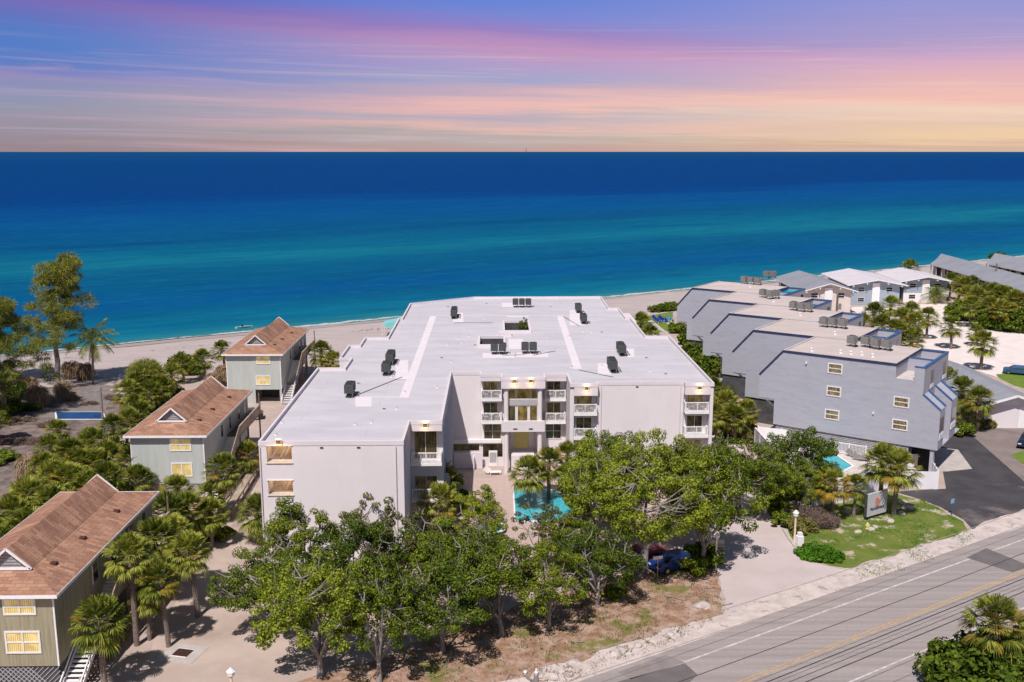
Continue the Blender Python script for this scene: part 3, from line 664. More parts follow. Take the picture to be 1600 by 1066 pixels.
# roof drains, downpipes, conduit and scuppers
for k, (px, py) in enumerate(((560,600),(690,560),(742,540),(600,640),(1010,560),(940,520),(760,475),(700,480),(860,480),(1040,585))):
    x, y = G(px, py, ROOF); d_ = MB().tube((0,0,0),(0,0,.07),.26,.24,M['concrete'],14).tube((0,0,.07),(0,0,.13),.14,.12,M['ac'],10).build('roof_drain', mb_, local=True); d_.location = (x-2, y-113, ROOF+.005)
for (a, b) in (((548,622),(628,590)),((709,505),(770,505)),((905,510),(880,495)),((833,556),(868,549)),((785,556),(820,555)),((958,590),(905,579))):
    A, B_ = G(*a, ROOF), G(*b, ROOF); MB().bar((*A,ROOF+.07),(*B_,ROOF+.07),.07,.06,M['ac_light']).build('conduit', mb_)
for (x, y) in ((-8.9,85.53),(11.95,108.33),(20.9,108.33),(-21.0,85.53)): MB().tube((x,y-.05,0),(x,y-.05,11.15),.055,.055,M['fascia'],8).build('downpipe', mb_)
for x in (-15.5,-12.2,16.0): MB().box(x-.15,(85.56 if x < 0 else 108.36)-.02,10.95,x+.15,(85.56 if x < 0 else 108.36)-.002,11.08,M['ac']).build('scupper', mb_)

# balconies: (x0, x1, front y, back y, slab top z list, window width)
def bay(x0, x1, yf, yb, floors, h=1.05, wx=None, win_h=2.05, side=True, glass=('warm','warmdk')):
    for k, z in enumerate(floors):
        b = MB(); b.box(x0+.03, yf+.02, z-.28, x1-.03, yb-.01, z, M['trim']); bo = b.build('balcony', mb_)
        railing(bo, [(x0+.1, yf+.1), (x1-.1, yf+.1)], z)
        if side: build_each(MB().box(x0+.05, yf+.2, z, x0+.17, yb-.02, z+.95, M['trim']).box(x1-.17, yf+.2, z, x1-.05, yb-.02, z+.95, M['trim']), 'side_screen', bo)
        a, b_ = wx or (x0+.25, x1-.5)
        frame_window(mb_, (a, yb), (1,0), b_-a, z+.03, win_h, 2, 1, glass[k % 2])
bay(-8.2, -5.15, 92.4, 93.7, [7.3], win_h=3.0, glass=('warmdk','warm'))
bay(-8.2, -5.15, 92.4, 93.7, [3.6], glass=('warmdk','warm'))
bay(-1.65, .85, 112.75, 113.95, [8.55, 5.8], glass=('warm','warmdk'))
bay(5.85, 8.35, 112.65, 113.95, [8.55, 5.8], wx=(6.1, 7.8), glass=('warmdk','warmdk'))
bay(8.85, 11.5, 107.55, 108.75, [8.15, 5.35, 2.6], wx=(9.15, 11.0))
bay(21.35, 24.12, 107.6, 108.8, [8.3, 5.5, 2.7], wx=(21.75, 23.6))
# ground-floor big windows of the middle bays
frame_window(mb_, (-1.35, 113.95), (1,0), 2.1, 3.35, 2.0, 2, 2, 'warmdk'); frame_window(mb_, (6.0, 113.95), (1,0), 1.9, 3.35, 2.0, 2, 2, 'warmdk')
MB().box(-5.08, 113.6, 2.95, .72, 113.88, 3.35, M['trim']).build('belt_course', mb_)
MB().box(-4.9, 113.0, .02, -1.5, 113.2, 1.95, M['fascia']).box(-2.6,112.2,.02,-2.45,113.0,1.6,M['fascia']).build('low_wall', mb_)
MB().box(-.75,113.85,.02,.25,113.92,1.95,M['trim']).box(-.65,113.82,.5,.15,113.85,1.7,M['greyfence']).build('service_door', mb_)
# portico
pc = MB(); pc.box(.75, 110.72, 5.15, 5.78, 111.1, 6.4, M['fascia']); pc.box(.75, 111.1, 5.15, 5.78, 113.9, 5.45, M['fascia'])
pb = pc.build('portico_balcony', mb_)
for x in (2.35, 4.15): MB().box(x-.24, 110.69, 5.42, x+.24, 110.715, 5.56, M['black']).build('scupper', pb)
for x in (1.3, 5.2):
    cb = MB(); cb.tube((x,111.25,0),(x,111.25,10.28), .27, .27, M['stucco'], 20); cb.tube((x,111.25,10.05),(x,111.25,10.28), .36, .36, M['trim'], 20); cb.build('column', mb_)
YP = 111.75
MB().box(1.4, YP+.02, 6.0, 5.1, 113.93, 10.27, M['stucco']).build('portico_wall', mb_)
za0, za1 = Vd(816,623.5,YP)[1], Vd(816,608.5,YP)[1]; xa0, xa1 = Vd(793,615,YP)[0], Vd(840,615,YP)[0]
def arch_pane(par):
    f = MB(); g2 = MB(); y = YP-.03; x0, x1, z0, z1 = xa0, xa1, za0, za1-.55; cx = (x0+x1)/2; hw = (x1-x0)/2
    pts = [(x0, z0), (x1, z0)]+[(cx+hw*cos(a), z1+.75*abs(sin(a))**.6) for a in [pi*k/16 for k in range(17)]]
    g2.face([(p[0], y, p[1]) for p in pts], M['warm'])
    for a, b in zip(pts, pts[1:]+pts[:1]): f.bar((a[0], y-.03, a[1]), (b[0], y-.03, b[1]), .1, .08, M['frame'], up=(0,1,0))
    for x in (x0+.28*2*hw, x1-.22*2*hw): f.box(x-.05, y-.07, z0, x+.05, y-.01, z1+.6, M['frame'])
    fo = f.build('arch_window', par); g2.build('pane', fo)
arch_pane(mb_)
zl0, zl1 = Vd(816,659,YP)[1]-.3, Vd(816,633.5,YP)[1]
MB().box(1.42, YP-.12, zl1+.02, 5.08, YP-.01, za0-.06, M['greyfence']).build('lintel', mb_)
for k, (a, b) in enumerate(((xa0,xa0+.95),(xa0+1.12,xa1-1.12),(xa1-.95,xa1))): frame_window(mb_, (a, YP), (1,0), b-a, zl0, zl1-zl0, 1, 1, ('warmdk','warm','warm')[k])
build_each(MB().box(1.62,113.6,0,1.85,113.94,5.1,M['greyfence']).box(4.65,113.6,0,4.9,113.94,5.1,M['greyfence']), 'entrance_pilaster', mb_)
MB().box(2.3,113.75,2.3,4.0,113.93,5.12,M['curtain']).build('entrance_curtain', mb_)
MB().box(1.9,111.6,0,4.6,113.7,2.0,M['fascia']).build('entrance_planter', mb_); MB().box(4.7,112.9,0,7.9,113.1,1.9,M['fascia']).build('low_wall', mb_)
# wall lamps
for (px, py, y) in ((435.5,690,85.5),(664.5,664,92.3),(803.5,595.5,110.7),(829.5,595,110.7),(916.5,606.5,107.5),(1093,605.5,107.55)):
    x, z = Vd(px, py, y); sconce(mb_, x, y, z)
# thin ribs shaped to give the shadow lattice on the left wing's shaded side
sl = MB()
for k in range(17):
    y = 95.2+k*1.12
    sl.hexa([(-5.09,y,.0),(-4.98,y+.06,0),(-5.09,y+.1,0),(-5.095,y+.05,0),(-5.09,y+.05,10.2),(-4.98,y+.11,10.2),(-5.09,y+.15,10.2),(-5.095,y+.1,10.2)], M['side_shade'])
sl.build('shadow_lattice', mb_)

# patio furniture on the balconies
def chair(name, lab, x, y, z, rz, col='ac_light', grp='patio chairs on the balconies'):
    t = thing(name, lab, 'chair', (x,y,z), rz, grp); m = M[col]
    MB().box(-.26,-.25,.38,.26,.25,.43,m).build('seat', t, local=True); MB().bar((0,.24,.42),(0,.36,.9),.5,.04,m,up=(1,0,0)).build('backrest', t, local=True)
    for sx in (-.22,.22):
        for sy in (-.2,.2): MB().box(sx-.02,sy-.02,0,sx+.02,sy+.02,.38,m).build('leg', t, local=True)
    return t
def table(lab, x, y, z, r=.38, h=.7, col='ac_light', grp='patio tables on the balconies'):
    t = thing('patio_table', lab, 'table', (x,y,z), 0, grp)
    MB().tube((0,0,h-.03),(0,0,h),r,r,M[col],20).build('tabletop', t, local=True); MB().tube((0,0,0),(0,0,h-.03),.04,.04,M[col],8).tube((0,0,0),(0,0,.03),.22,.22,M[col],12).build('pedestal', t, local=True)
for (x, y, z, w) in ((-1.1,113.6,8.55,'top balcony left of the portico'),(-1.0,113.6,5.8,'lower balcony left of the portico'),(6.6,113.6,8.55,'top balcony right of the portico'),(6.6,113.6,5.8,'lower balcony right of the portico'),
                     (9.6,108.4,8.15,'top balcony beside the blank white wall'),(9.6,108.4,5.35,'lower balcony beside the blank white wall'),(22.2,108.4,8.3,'top corner balcony at the building\'s right end')):
    chair('patio_chair', 'white patio chair at left on the '+w, x, y, z, .4); chair('patio_chair', 'white patio chair at right on the '+w, x+1.25, y, z, -.5); table('round white patio table on the '+w, x+.62, y-.05, z)
# roof condensers
def condenser(dark=True):
    t = thing('air_conditioner', None, 'air conditioner'); m = M['ac'] if dark else M['ac_light']
    b = MB(); b.box(-.44,-.44,.42,.44,.44,1.38,m)
    for k in range(9): b.box(-.455,-.455,.48+k*.095,.455,.455,.505+k*.095,m)
    for sx in (-.45,.45):
        for sy in (-.45,.45): b.box(sx-.03,sy-.03,.42,sx+.03,sy+.03,1.4,m)
    b.build('cabinet', t, local=True)
    f = MB(); f.tube((0,0,1.38),(0,0,1.43),.38,.36,M['ac_fan'],20)
    for k in range(4): f.bar((-.4*cos(k*pi/4),-.4*sin(k*pi/4),1.445),(.4*cos(k*pi/4),.4*sin(k*pi/4),1.445),.025,.02,m)
    f.build('fan_grille', t, local=True)
    l = MB()
    for sx in (-.38,.38): l.box(sx-.04,-.5,0,sx+.04,.5,.06,M['concrete']); l.box(sx-.02,-.35,.06,sx+.02,-.31,.42,M['chrome']); l.box(sx-.02,.31,.06,sx+.02,.35,.42,M['chrome'])
    l.build('stand', t, local=True)
    p = MB(); p.path([(.3,-.2,.5),(.2,-.5,.12),(-.3,-.62,.08),(.5,-.6,.08),(.8,.1,.2),(1.05,.0,.05)],[.045]*6,M['black'],6); p.build('hose', t, local=True)
    return t
acd, acl = condenser(True), condenser(False)
first = {0: True, 1: True}
def put_ac(proto, key, x, y, z, rz, lab, grp):
    o = proto if first[key] else copy_tree(proto); first[key] = False
    o.location = (x, y, z); o.rotation_euler = (0,0,rz); o['label'] = lab; o['group'] = grp; return o
acs = [(546,620,2,'v','on the left wing roof, alone nearest the camera'),(603,586,2,'v','in the front rank of the stack above the left roof edge'),(609,570,3,'v','in the rear rank of the stack above the left roof edge'),
       (709,498,4,'v','in the far left row near the sea end of the roof'),(805.5,480,1,'h','leftmost of the three at the sea end of the roof'),(815.5,480,1,'h','middle of the three at the sea end of the roof'),(825.5,480,1,'h','rightmost of the three at the sea end of the roof'),
       (904,489,2,'v','in the far right cluster, sea side'),(912,506,2,'v','in the far right cluster, road side'),(972,556,3,'v','in the dark row nearer the right roof edge'),(958,582,3,'v','in the dark row by the right end of the walkway'),
       (772.5,553,1,'h','left unit in front of the small light well'),(785,553,1,'h','right unit in front of the small light well'),(820.5,552,1,'h','left unit in front of the square light well'),(833,552,1,'h','right unit in front of the square light well')]
ordn = ['nearest','second','third','farthest']
for px, py, n_, d, lab in acs:
    x, y = G(px, py, ROOF)
    for k in range(n_):
        L = f'dark air conditioner {lab}' if n_ == 1 else f'dark air conditioner, {ordn[k] if k < n_-1 else "farthest"} {lab}'
        put_ac(acd, 0, x, y+k*1.06, ROOF+.02, 0, L, 'dark air conditioners on the white roof')
# small roof vents
vp = [(633,614),(683,606),(621,573),(612,590),(555,664),(581,661),(705,566,),(716,529),(722,536),(733,526),(889,527),(912,519),(941,573),(1004,596),(1016,581),(893,575),(758,499),(925,520),(700,540),(620,640),(441,661),(431,680),(855,528)]
vent0 = None
for k, (px, py) in enumerate(vp):
    x, y = G(px, py, ROOF)
    if vent0 is None:
        v = MB(); v.tube((0,0,0),(0,0,.22),.09,.07,M['roof_white'],10); v.tube((0,0,.0),(0,0,.03),.2,.2,M['roof_white'],12); v.tube((0,0,.24),(0,0,.3),.13,.02,M['concrete'],10)
        vent0 = o = v.build('roof_vent', loc=(0,0,0))
    else: o = vent0.copy(); COL.objects.link(o)
    o.location = (x, y, ROOF)
    tag(o, 'small white pipe vent standing on the white condominium roof', 'roof vent', 'small white vents on the main roof')
# plant in the square light well
# ============================================================= GREY-BLUE SAWTOOTH BUILDING
gb = thing('apartment_building', 'grey-blue condominium with sawtooth plan, sloping walls and navy roof trim', 'building', (43, 125, 0))
OU, OW = Vector((.8,-.6)), Vector((.6,.8)); C0 = Vector((35.5,119.0))
class TB(MB):                                          # builder working in one tooth's own (u, w, z) axes
    def __init__(s, k): super().__init__(); s.o = C0+Vector((0,14.25))*k
    def t(s, p): q = s.o+OU*p[0]+OW*p[1]; return (q.x, q.y, p[2])
    def tf(s, pts, m): return s.face([s.t(p) for p in pts], m)
    def tb(s, u0, w0, z0, u1, w1, z1, m):
        return s.hexa([s.t(p) for p in ((u0,w0,z0),(u1,w0,z0),(u1,w1,z0),(u0,w1,z0),(u0,w0,z1),(u1,w0,z1),(u1,w1,z1),(u0,w1,z1))], m)
    def tbar(s, p, q, a, b, m): return s.bar(s.t(p), s.t(q), a, b, m)
D = 11.4; ZR = 13.0; UR = 13.46; UT = 16.6
for k in range(5):
    b = TB(k); m = M['blue']; us = -2.9
    # front wall, with the notch of the roof terrace on the right
    b.tf([(us,0,6.67),(-.85,0,6.67),(-.85,0,3.5),(18.6,0,3.5),(18.6,0,8.2),(UT,0,9.8),(UT,0,12.85),(15.5,0,12.85),(15.5,0,11.3),(UR,0,11.3),(UR,0,ZR),(0,0,ZR),(us,0,9.67)][::1], m)
    b.tf([(us,D,6.67),(us,D,9.67),(0,D,ZR),(UR,D,ZR),(UR,D,11.3),(UT,D,12.85),(UT,D,3.5),(-.85,D,3.5),(-.85,D,6.67)], m)
    b.tf([(us,0,9.67),(0,0,ZR),(0,D,ZR),(us,D,9.67)], m)             # sloping wall
    b.tf([(us,0,6.67),(us,0,9.67),(us,D,9.67),(us,D,6.67)], m)
    b.tf([(us,0,6.67),(us,D,6.67),(-.85,D,6.67),(-.85,0,6.67)], m)
    b.tf([(-.85,0,3.5),(-.85,0,6.67),(-.85,D,6.67),(-.85,D,3.5)], m)
    b.tf([(UR,0,11.3),(UR,0,ZR),(UR,D,ZR),(UR,D,11.3)][::-1], m)
    b.tf([(UT,0,3.5),(UT,D,3.5),(UT,D,12.85),(UT,0,12.85)], m); b.tf([(-.85,0,3.5),(-.85,D,3.5),(18.6,D,3.5),(18.6,0,3.5)], m)
    # terrace parapet and cross walls
    b.tb(UT-.2,0.003,11.3,UT-.003,D-.003,12.85,m); b.tb(UR+.003,5.0,11.3,UT-.2,5.15,12.85,m); b.tb(UR+.003,D-.16,11.3,UT-.2,D-.003,12.85,m); b.tb(15.5,.003,11.3,UT-.2,.16,12.85,m)
    b.build('wall', gb)
    if k == 0:
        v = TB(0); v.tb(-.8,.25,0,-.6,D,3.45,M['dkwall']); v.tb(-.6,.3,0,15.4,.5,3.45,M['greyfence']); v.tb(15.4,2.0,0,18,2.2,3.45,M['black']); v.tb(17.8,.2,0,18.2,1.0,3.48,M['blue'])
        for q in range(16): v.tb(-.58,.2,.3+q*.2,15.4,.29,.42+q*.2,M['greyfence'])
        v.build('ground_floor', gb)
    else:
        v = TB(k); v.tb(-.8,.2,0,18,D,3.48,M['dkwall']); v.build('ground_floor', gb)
    v = TB(k); v.tf([(-.86,.6,3.6),(-.86,3.6,3.6),(-.86,3.6,6.5),(-.86,.6,6.5)], M['black'])  # black panel painted in for the shade under the overhang
    v.tbar((-.95,.9,5.4),(-2.3,.9,6.4),.2,.2,M['trim']); v.tb(-2.8,.1,6.5,-.9,D-.3,6.66,M['trim'])
    v.build('overhang_bracket_and_shade', gb)
    r_ = TB(k); r_.tf([(0,0,ZR-.06),(UR,0,ZR-.06),(UR,D,ZR-.06),(0,D,ZR-.06)], M['blueroof'])
    e = .22
    UF = UR+.1 if k == 0 else 8.5; r_.tb(0,-.02,ZR-.06,min(UF,UR+.02),e,ZR+.06,M['blueroof']); r_.tb(-.02,e,ZR-.06,e,D,ZR+.06,M['blueroof']); r_.tb(UR-e,e,ZR-.06,UR+.02,D,ZR+.06,M['blueroof'])
    r_.build('roof', gb)
    n = TB(k)
    n.tb(-.03,-.09,ZR-.22,UF,-.022,ZR+.03,M['navy']); n.tbar((-.02,-.05,ZR-.1),(us-.02,-.05,9.58),.09,.2,M['navy']); n.tb(UR+.022,-.02,ZR-.22,UR+.09,D-.2,ZR+.04,M['navy'])
    n.build('navy_trim', gb)
    t_ = TB(k)
    t_.tb(UT-.26,-.04,12.852,UT+.05,D-.3,12.97,M['bluetrim']); t_.tb(15.45,-.04,12.852,UT-.26,.2,12.97,M['bluetrim']); t_.tb(UR+.1,4.96,12.852,UT-.26,5.2,12.97,M['bluetrim']); t_.tb(UR+.1,D-.3,12.852,UT+.05,D,12.97,M['bluetrim'])
    t_.build('parapet_cap', gb)
    d = TB(k); d.tf([(UR,0,11.3),(UT,0,11.3),(UT,D,11.3),(UR,D,11.3)], M['turq'] if k == 4 else M['deck'])
    if k == 4: d.tf([(UR+.3,5.5,12.5),(UT-.3,5.5,12.5),(UT-.3,D-.4,12.5),(UR+.3,D-.4,12.5)], M['turq'])
    d.build('terrace', gb)
    # bays with sloping glazed tops
    for (wa, wb_) in ((.0,2.5),(5.6,8.6)):
        y = TB(k); z0 = 3.5
        if wa > 0: y.tf([(UT,wa,z0),(18.6,wa,z0),(18.6,wa,8.2),(UT,wa,9.8)], m)
        y.tf([(18.6,wa,z0),(18.6,wb_,z0),(18.6,wb_,8.2),(18.6,wa,8.2)], m); y.tf([(UT,wb_,z0),(UT,wb_,9.8),(18.6,wb_,8.2),(18.6,wb_,z0)], m)
        y.tf([(UT,wa,9.68),(18.6,wa,8.08),(18.6,wb_,8.08),(UT,wb_,9.68)], m); y.tf([(UT,wa,z0),(UT,wb_,z0),(18.6,wb_,z0),(18.6,wa,z0)], m)
        yo = y.build('bay', gb); y = TB(k)
        for ww in (wa+.02, wb_-.02): y.tbar((UT,ww,9.85),(18.65,ww,8.25),.14,.16,M['bluetrim'])
        build_each(y, 'bay_trim', yo); y = TB(k)
        y.tb(18.602,wa+.4,5.6,18.63,wb_-.4,7.2,M['glassdk']); y.tb(18.602,wa+.3,4.6,18.66,wb_-.3,5.3,M['trim']); y.build('bay_window', yo)
    for wa in (3.2, 9.2): TB(k).tb(UT+.002,wa,10.4,UT+.03,wa+1.2,12.0,M['glassdk']).build('side_window', gb); TB(k).tb(UT+.002,wa-.1,9.9,UT+.06,wa+1.3,10.35,M['trim']).build('window_box', gb)
def gwin(s, z, w=1.75, h=1.25):
    q = C0+OU*(s-w/2); frame_window(gb, (q.x, q.y), OU, w, z-h/2, h, 1, 2, 'blind', .13)
for s_, z in ((6.46,11.53),(6.48,8.74),(6.43,5.84),(14.31,8.57),(14.33,5.86)): gwin(s_, z)
b = TB(0); b.tb(2.9,-.25,11.7,3.05,-.01,11.95,M['trim']); b.tb(11.2,-.2,6.7,11.35,-.01,6.95,M['trim']); build_each(b, 'flood_light', gb)
gac = [(1162.8,443,'left of the far trio'),(1173.5,444,'middle of the far trio'),(1184,445,'right of the far trio'),(1197.5,434.5,'left of the pair at the sea end'),(1207,434.5,'right of the pair at the sea end'),
       (1192,464.5,'left in the second cluster'),(1203,467,'middle in the second cluster'),(1212,466,'right in the second cluster'),(1239.5,484.5,'left in the third cluster'),(1252,486.5,'middle in the third cluster'),(1263,487,'right in the third cluster'),
       (1287,510.5,'left in the fourth cluster'),(1301,511.5,'middle in the fourth cluster'),(1316,513,'right in the fourth cluster'),
       (1353,542,'left in the nearest row'),(1368,545,'middle in the nearest row'),(1385,547,'right in the nearest row'),(1331,541,'alone beside the nearest row')]
for px, py, lab in gac:
    x, y = G(px, py, ZR); put_ac(acl, 1, x, y, ZR-.05, .64, f'light grey condenser {lab} on the sawtooth roof', 'light condensers on the sawtooth roof')
v1 = None
for k, (px, py) in enumerate([(1250,493),(1304,523),(1313,552),(1329,554),(1346,555),(1363,558),(1268,549),(1208,472),(1172,449)]):
    x, y = G(px, py, ZR)
    if v1 is None: v1 = o = MB().box(-.18,-.18,0,.18,.18,.16,M['trim']).tube((0,0,.16),(0,0,.42),.09,.09,M['trim'],10).tube((0,0,.42),(0,0,.5),.2,.06,M['trim'],10).build('roof_vent', loc=(0,0,0))
    else: o = v1.copy(); COL.objects.link(o)
    o.location = (x, y, ZR-.05); tag(o, 'low white vent standing on the sawtooth gravel roof', 'roof vent', 'white vents on the sawtooth roof')

# ============================================================= BROWN-ROOFED HOUSES
def house(yf, L, wallm, label, xr=-30.4, wid=8.7, gz_=0., base='lattice', wins=()):
    """yf: front eave y. eave corner xr"""
    xl = xr-wid; ez = 7.6; yb = yf+L; cx = (xr+xl)/2; gi = 2.7; hw = 1.6
    t = thing('beach_house', label, 'house', (cx, yf+L/2, gz_), 0, 'brown-roofed houses beside the white building')
    r_ = MB(); m = M['shingle']; run = (wid/2-hw); zb = ez+run*.33; za = zb+1.45
    A, B_, C_, D_ = (xl,yf,ez),(xr,yf,ez),(xr,yb,ez),(xl,yb,ez); a, b, c, d = (cx-hw,yf+gi,zb),(cx+hw,yf+gi,zb),(cx+hw,yb-gi,zb),(cx-hw,yb-gi,zb)
    r_.face([A,B_,b,a], m); r_.face([B_,C_,c,b], m); r_.face([C_,D_,d,c], m); r_.face([D_,A,a,d], m)
    e = .35; p0, p1 = (cx,yf+gi-e,za),(cx,yb-gi+e,za)
    b2, c2 = (cx+hw+.02,yf+gi-e,zb+.02),(cx+hw+.02,yb-gi+e,zb+.02); a2, d2 = (cx-hw-.02,yf+gi-e,zb+.02),(cx-hw-.02,yb-gi+e,zb+.02)
    r_.face([b2,c2,p1,p0], m); r_.face([d2,a2,p0,p1], m)
    r_.face([(xl,yf,ez-.02),(xl,yb,ez-.02),(xr,yb,ez-.02),(xr,yf,ez-.02)], M['trim'])
    ro = r_.build('roof', t)
    for y, s_ in ((yf+gi, -1), (yb-gi, 1)):
        gm = MB()
        q = [(cx-hw,y,zb),(cx+hw,y,zb),(cx,y,za-.02)]; gm.face(q if s_ < 0 else q[::-1], M['greyfence'])
        yy = y+s_*e
        gm.bar((cx-hw-.05,yy,zb+.0),(cx,yy,za+.02),.12,.14,M['trim']); gm.bar((cx+hw+.05,yy,zb+.0),(cx,yy,za+.02),.12,.14,M['trim']); gm.bar((cx-hw,yy,zb+.03),(cx+hw,yy,zb+.03),.12,.16,M['trim'])
        for q in range(5): gm.box(cx-hw*(1-q*.2)+.15, y+s_*.03-.01, zb+.15+q*.22, cx+hw*(1-q*.2)-.15, y+s_*.03+.01, zb+.23+q*.22, M['ac_light'])
        gm.build('gable_vent', ro)
    fa = MB(); 
    fa.box(xl-.04,yf-.05,ez-.2,xr+.04,yf+.0,ez+.03,M['trim']); fa.box(xl-.04,yb,ez-.2,xr+.04,yb+.05,ez+.03,M['trim']); fa.box(xr,yf,ez-.2,xr+.04,yb,ez+.03,M['trim']); fa.box(xl-.04,yf,ez-.2,xl,yb,ez+.03,M['trim'])
    fa.build('gutter', ro)
    vb = MB()
    for (dx, dy) in ((.9,1.2),(1.0,6),(1.3,12),(-1.0,4),(-1.1,13)):
        xx = cx+(hw+dx)*(1 if dx > 0 else -1); zz_ = zb-abs(dx)*.33
        vb.box(xx-.22,yf+gi+dy-.2,zz_-.1,xx+.22,yf+gi+dy+.2,zz_+.14,M['rust'])
    build_each(vb, 'roof_vent', ro)
    x0, x1, y0, y1 = xl+.5, xr-.5, yf+.55, yb-.55; z0 = 2.15
    w = MB(); wm = M[wallm]; w.box(x0,y0,z0,x1,y1,ez-.2,wm); w.build('wall', t)
    build_each(MB().box(x1-.08,y0-.03,z0,x1+.03,y0+.06,ez-.2,M['trim']).box(x0-.03,y0-.03,z0,x0+.08,y0+.06,ez-.2,M['trim']), 'corner_board', t)
    bs = MB()
    if base == 'lattice':
        bs.box(x0+.1,y0+.12,gz_-.3,x1-.1,y0+.2,z0,M['concrete'] if wallm == 'green_wall' else M['dkwall'])
        n_ = int((x1-x0)/.35)
        for q in range(n_):
            xx = x0+q*.35; bs.bar((xx,y0+.08,.1),(xx+.35*5.5 if xx+.35*5.5 < x1 else x1,y0+.08,min(2.1,.1+(x1-xx if xx+.35*5.5 >= x1 else .35*5.5))),.05,.03,M['greyfence'],up=(0,1,0))
            bs.bar((xx+.35,y0+.09,.1),(max(x0,xx+.35-.35*5.5),y0+.09,min(2.1,.1+(xx+.35-max(x0,xx+.35-.35*5.5)))),.05,.03,M['greyfence'],up=(0,1,0))
        bs.box(x1-.2,y0+.3,0,x1,y1,z0,M['dkwall'])
        bs.build('lattice_base', t)
    else:
        for (a_, b_) in ((x0,x0+.3),(x0+3.6,x0+4.1),(x1-.3,x1)):
            for yy in (y0,y0+6,y0+12,y1-.3): bs.box(a_,yy+.02,0,b_,yy+.3,z0,wm)
        bs.box(x0+.3,y0+.02,0,x0+3.6,y0+.2,z0,wm); bs.box(x0+4.1,y0+4,0,x1-.3,y0+4.1,z0,M['dkwall'])
        build_each(bs, 'stilt', t)
    for (px, w_, z, h, gl, cols, rows) in wins: frame_window(t, (px, y0), (1,0), w_, z, h, cols, rows, gl, .12)
    # east side: windows, gallery and stairs
    for yy in (y0+6.5, y0+10, y0+14, y0+17):
        f = MB(); f.box(x1+.003,yy,5.3,x1+.03,yy+.9,6.6,M['glassdk']); f.box(x1+.003,yy-.08,5.2,x1+.06,yy-.0,6.7,M['frame']); f.build('side_window', t)
    gl_ = MB(); gx0, gx1 = x1+.02, x1+1.5; 
    gl_.box(gx0,y0+9,4.7,gx1,y1,4.85,M['wood']); gl_.box(gx1-.08,y0+9,4.85,gx1,y1+.3,5.9,M['woodlt']); gl_.box(gx1-.14,y0+9,5.9,gx1+.06,y1+.3,5.98,M['woodlt'])
    for yy in (y0+9.2,y0+13,y1-.2): gl_.box(gx1-.16,yy,0,gx1-.0,yy+.16,4.7,M['wood'])
    gl_.bar((gx1-.1,y1,5.9),(gx1-.1,y1,7.4),.14,.14,M['wood'],up=(0,1,0)); gl_.build('gallery', t)
    s_ = MB(); n_ = 15
    for q in range(n_):
        f0 = q/n_; s_.box(gx0+.1,y0+9-f0*4.6-.35,4.7-f0*2.5-.05,gx1-.1,y0+9-f0*4.6,4.7-f0*2.5,M['trim'])
    s_.bar((gx1-.02,y0+9,5.45),(gx1-.02,y0+4.2,2.95),.08,1.0,M['woodlt']); s_.box(gx0,y0+2.9,2.1,gx1,y0+4.4,2.2,M['woodlt'])
    for q in range(11):
        f0 = q/11; s_.box(gx0+.1,y0+2.9-f0*3.6-.3,2.15-f0*2.1-.05,gx1-.1,y0+2.9-f0*3.6,2.15-f0*2.1,M['trim'])
    s_.bar((gx1-.02,y0+3,2.9),(gx1-.02,y0-.8,.75),.08,.14,M['trim']); s_.bar((gx1-.02,y0+3,2.3),(gx1-.02,y0-.8,.15),.06,.3,M['trim']); s_.bar((gx0+.05,y0+3,2.9),(gx0+.05,y0-.8,.75),.08,.14,M['trim']); s_.bar((gx0+.05,y0+3,2.3),(gx0+.05,y0-.8,.15),.06,.3,M['trim'])
    for q in range(6):
        f0 = q/5; s_.box(gx1-.06,y0+3-f0*3.8-.04,2.1-f0*2.1,gx1+.02,y0+3-f0*3.8+.04,3.0-f0*2.15,M['trim'])
    s_.build('staircase', t)
    return t
def wn(px0, px1, py0, py1, y):                          # survey a window: left x, width, sill z, height
    a, b = Vd(px0, (py0+py1)/2, y)[0], Vd(px1, (py0+py1)/2, y)[0]; z1, z0 = Vd(px0, py0, y)[1], Vd(px0, py1, y)[1]
    return a, b-a, z0, z1-z0
y1_ = 63.55; y2_ = 101.85; y3_ = 144.55
house(63.0, 20.8, 'olive_wall', 'nearest brown-roofed house with olive board walls at the bottom left corner', -29.6, 8.6,
      wins=[(*wn(4.6,56,935,961,y1_),'yellow',2,2),(*wn(8.5,64,986,1021,y1_),'yellow',2,2)])
house(101.3, 20.2, 'green_wall', 'middle brown-roofed house with pale sage walls and two yellow windows', -30.4, 8.7,
      wins=[(*wn(265,299,684.5,705,y2_),'yellow',2,2),(*wn(268,301,723,745,y2_),'yellow',2,1)])
house(144.0, 21.5, 'green_wall', 'farthest brown-roofed house near the beach with a palm before its front', -31.3, 9.0, base='stilt',
      wins=[(*wn(400,422.5,556,569,y3_),'yellow',2,2),(*wn(400,423,587,602,y3_),'yellow',2,2)])

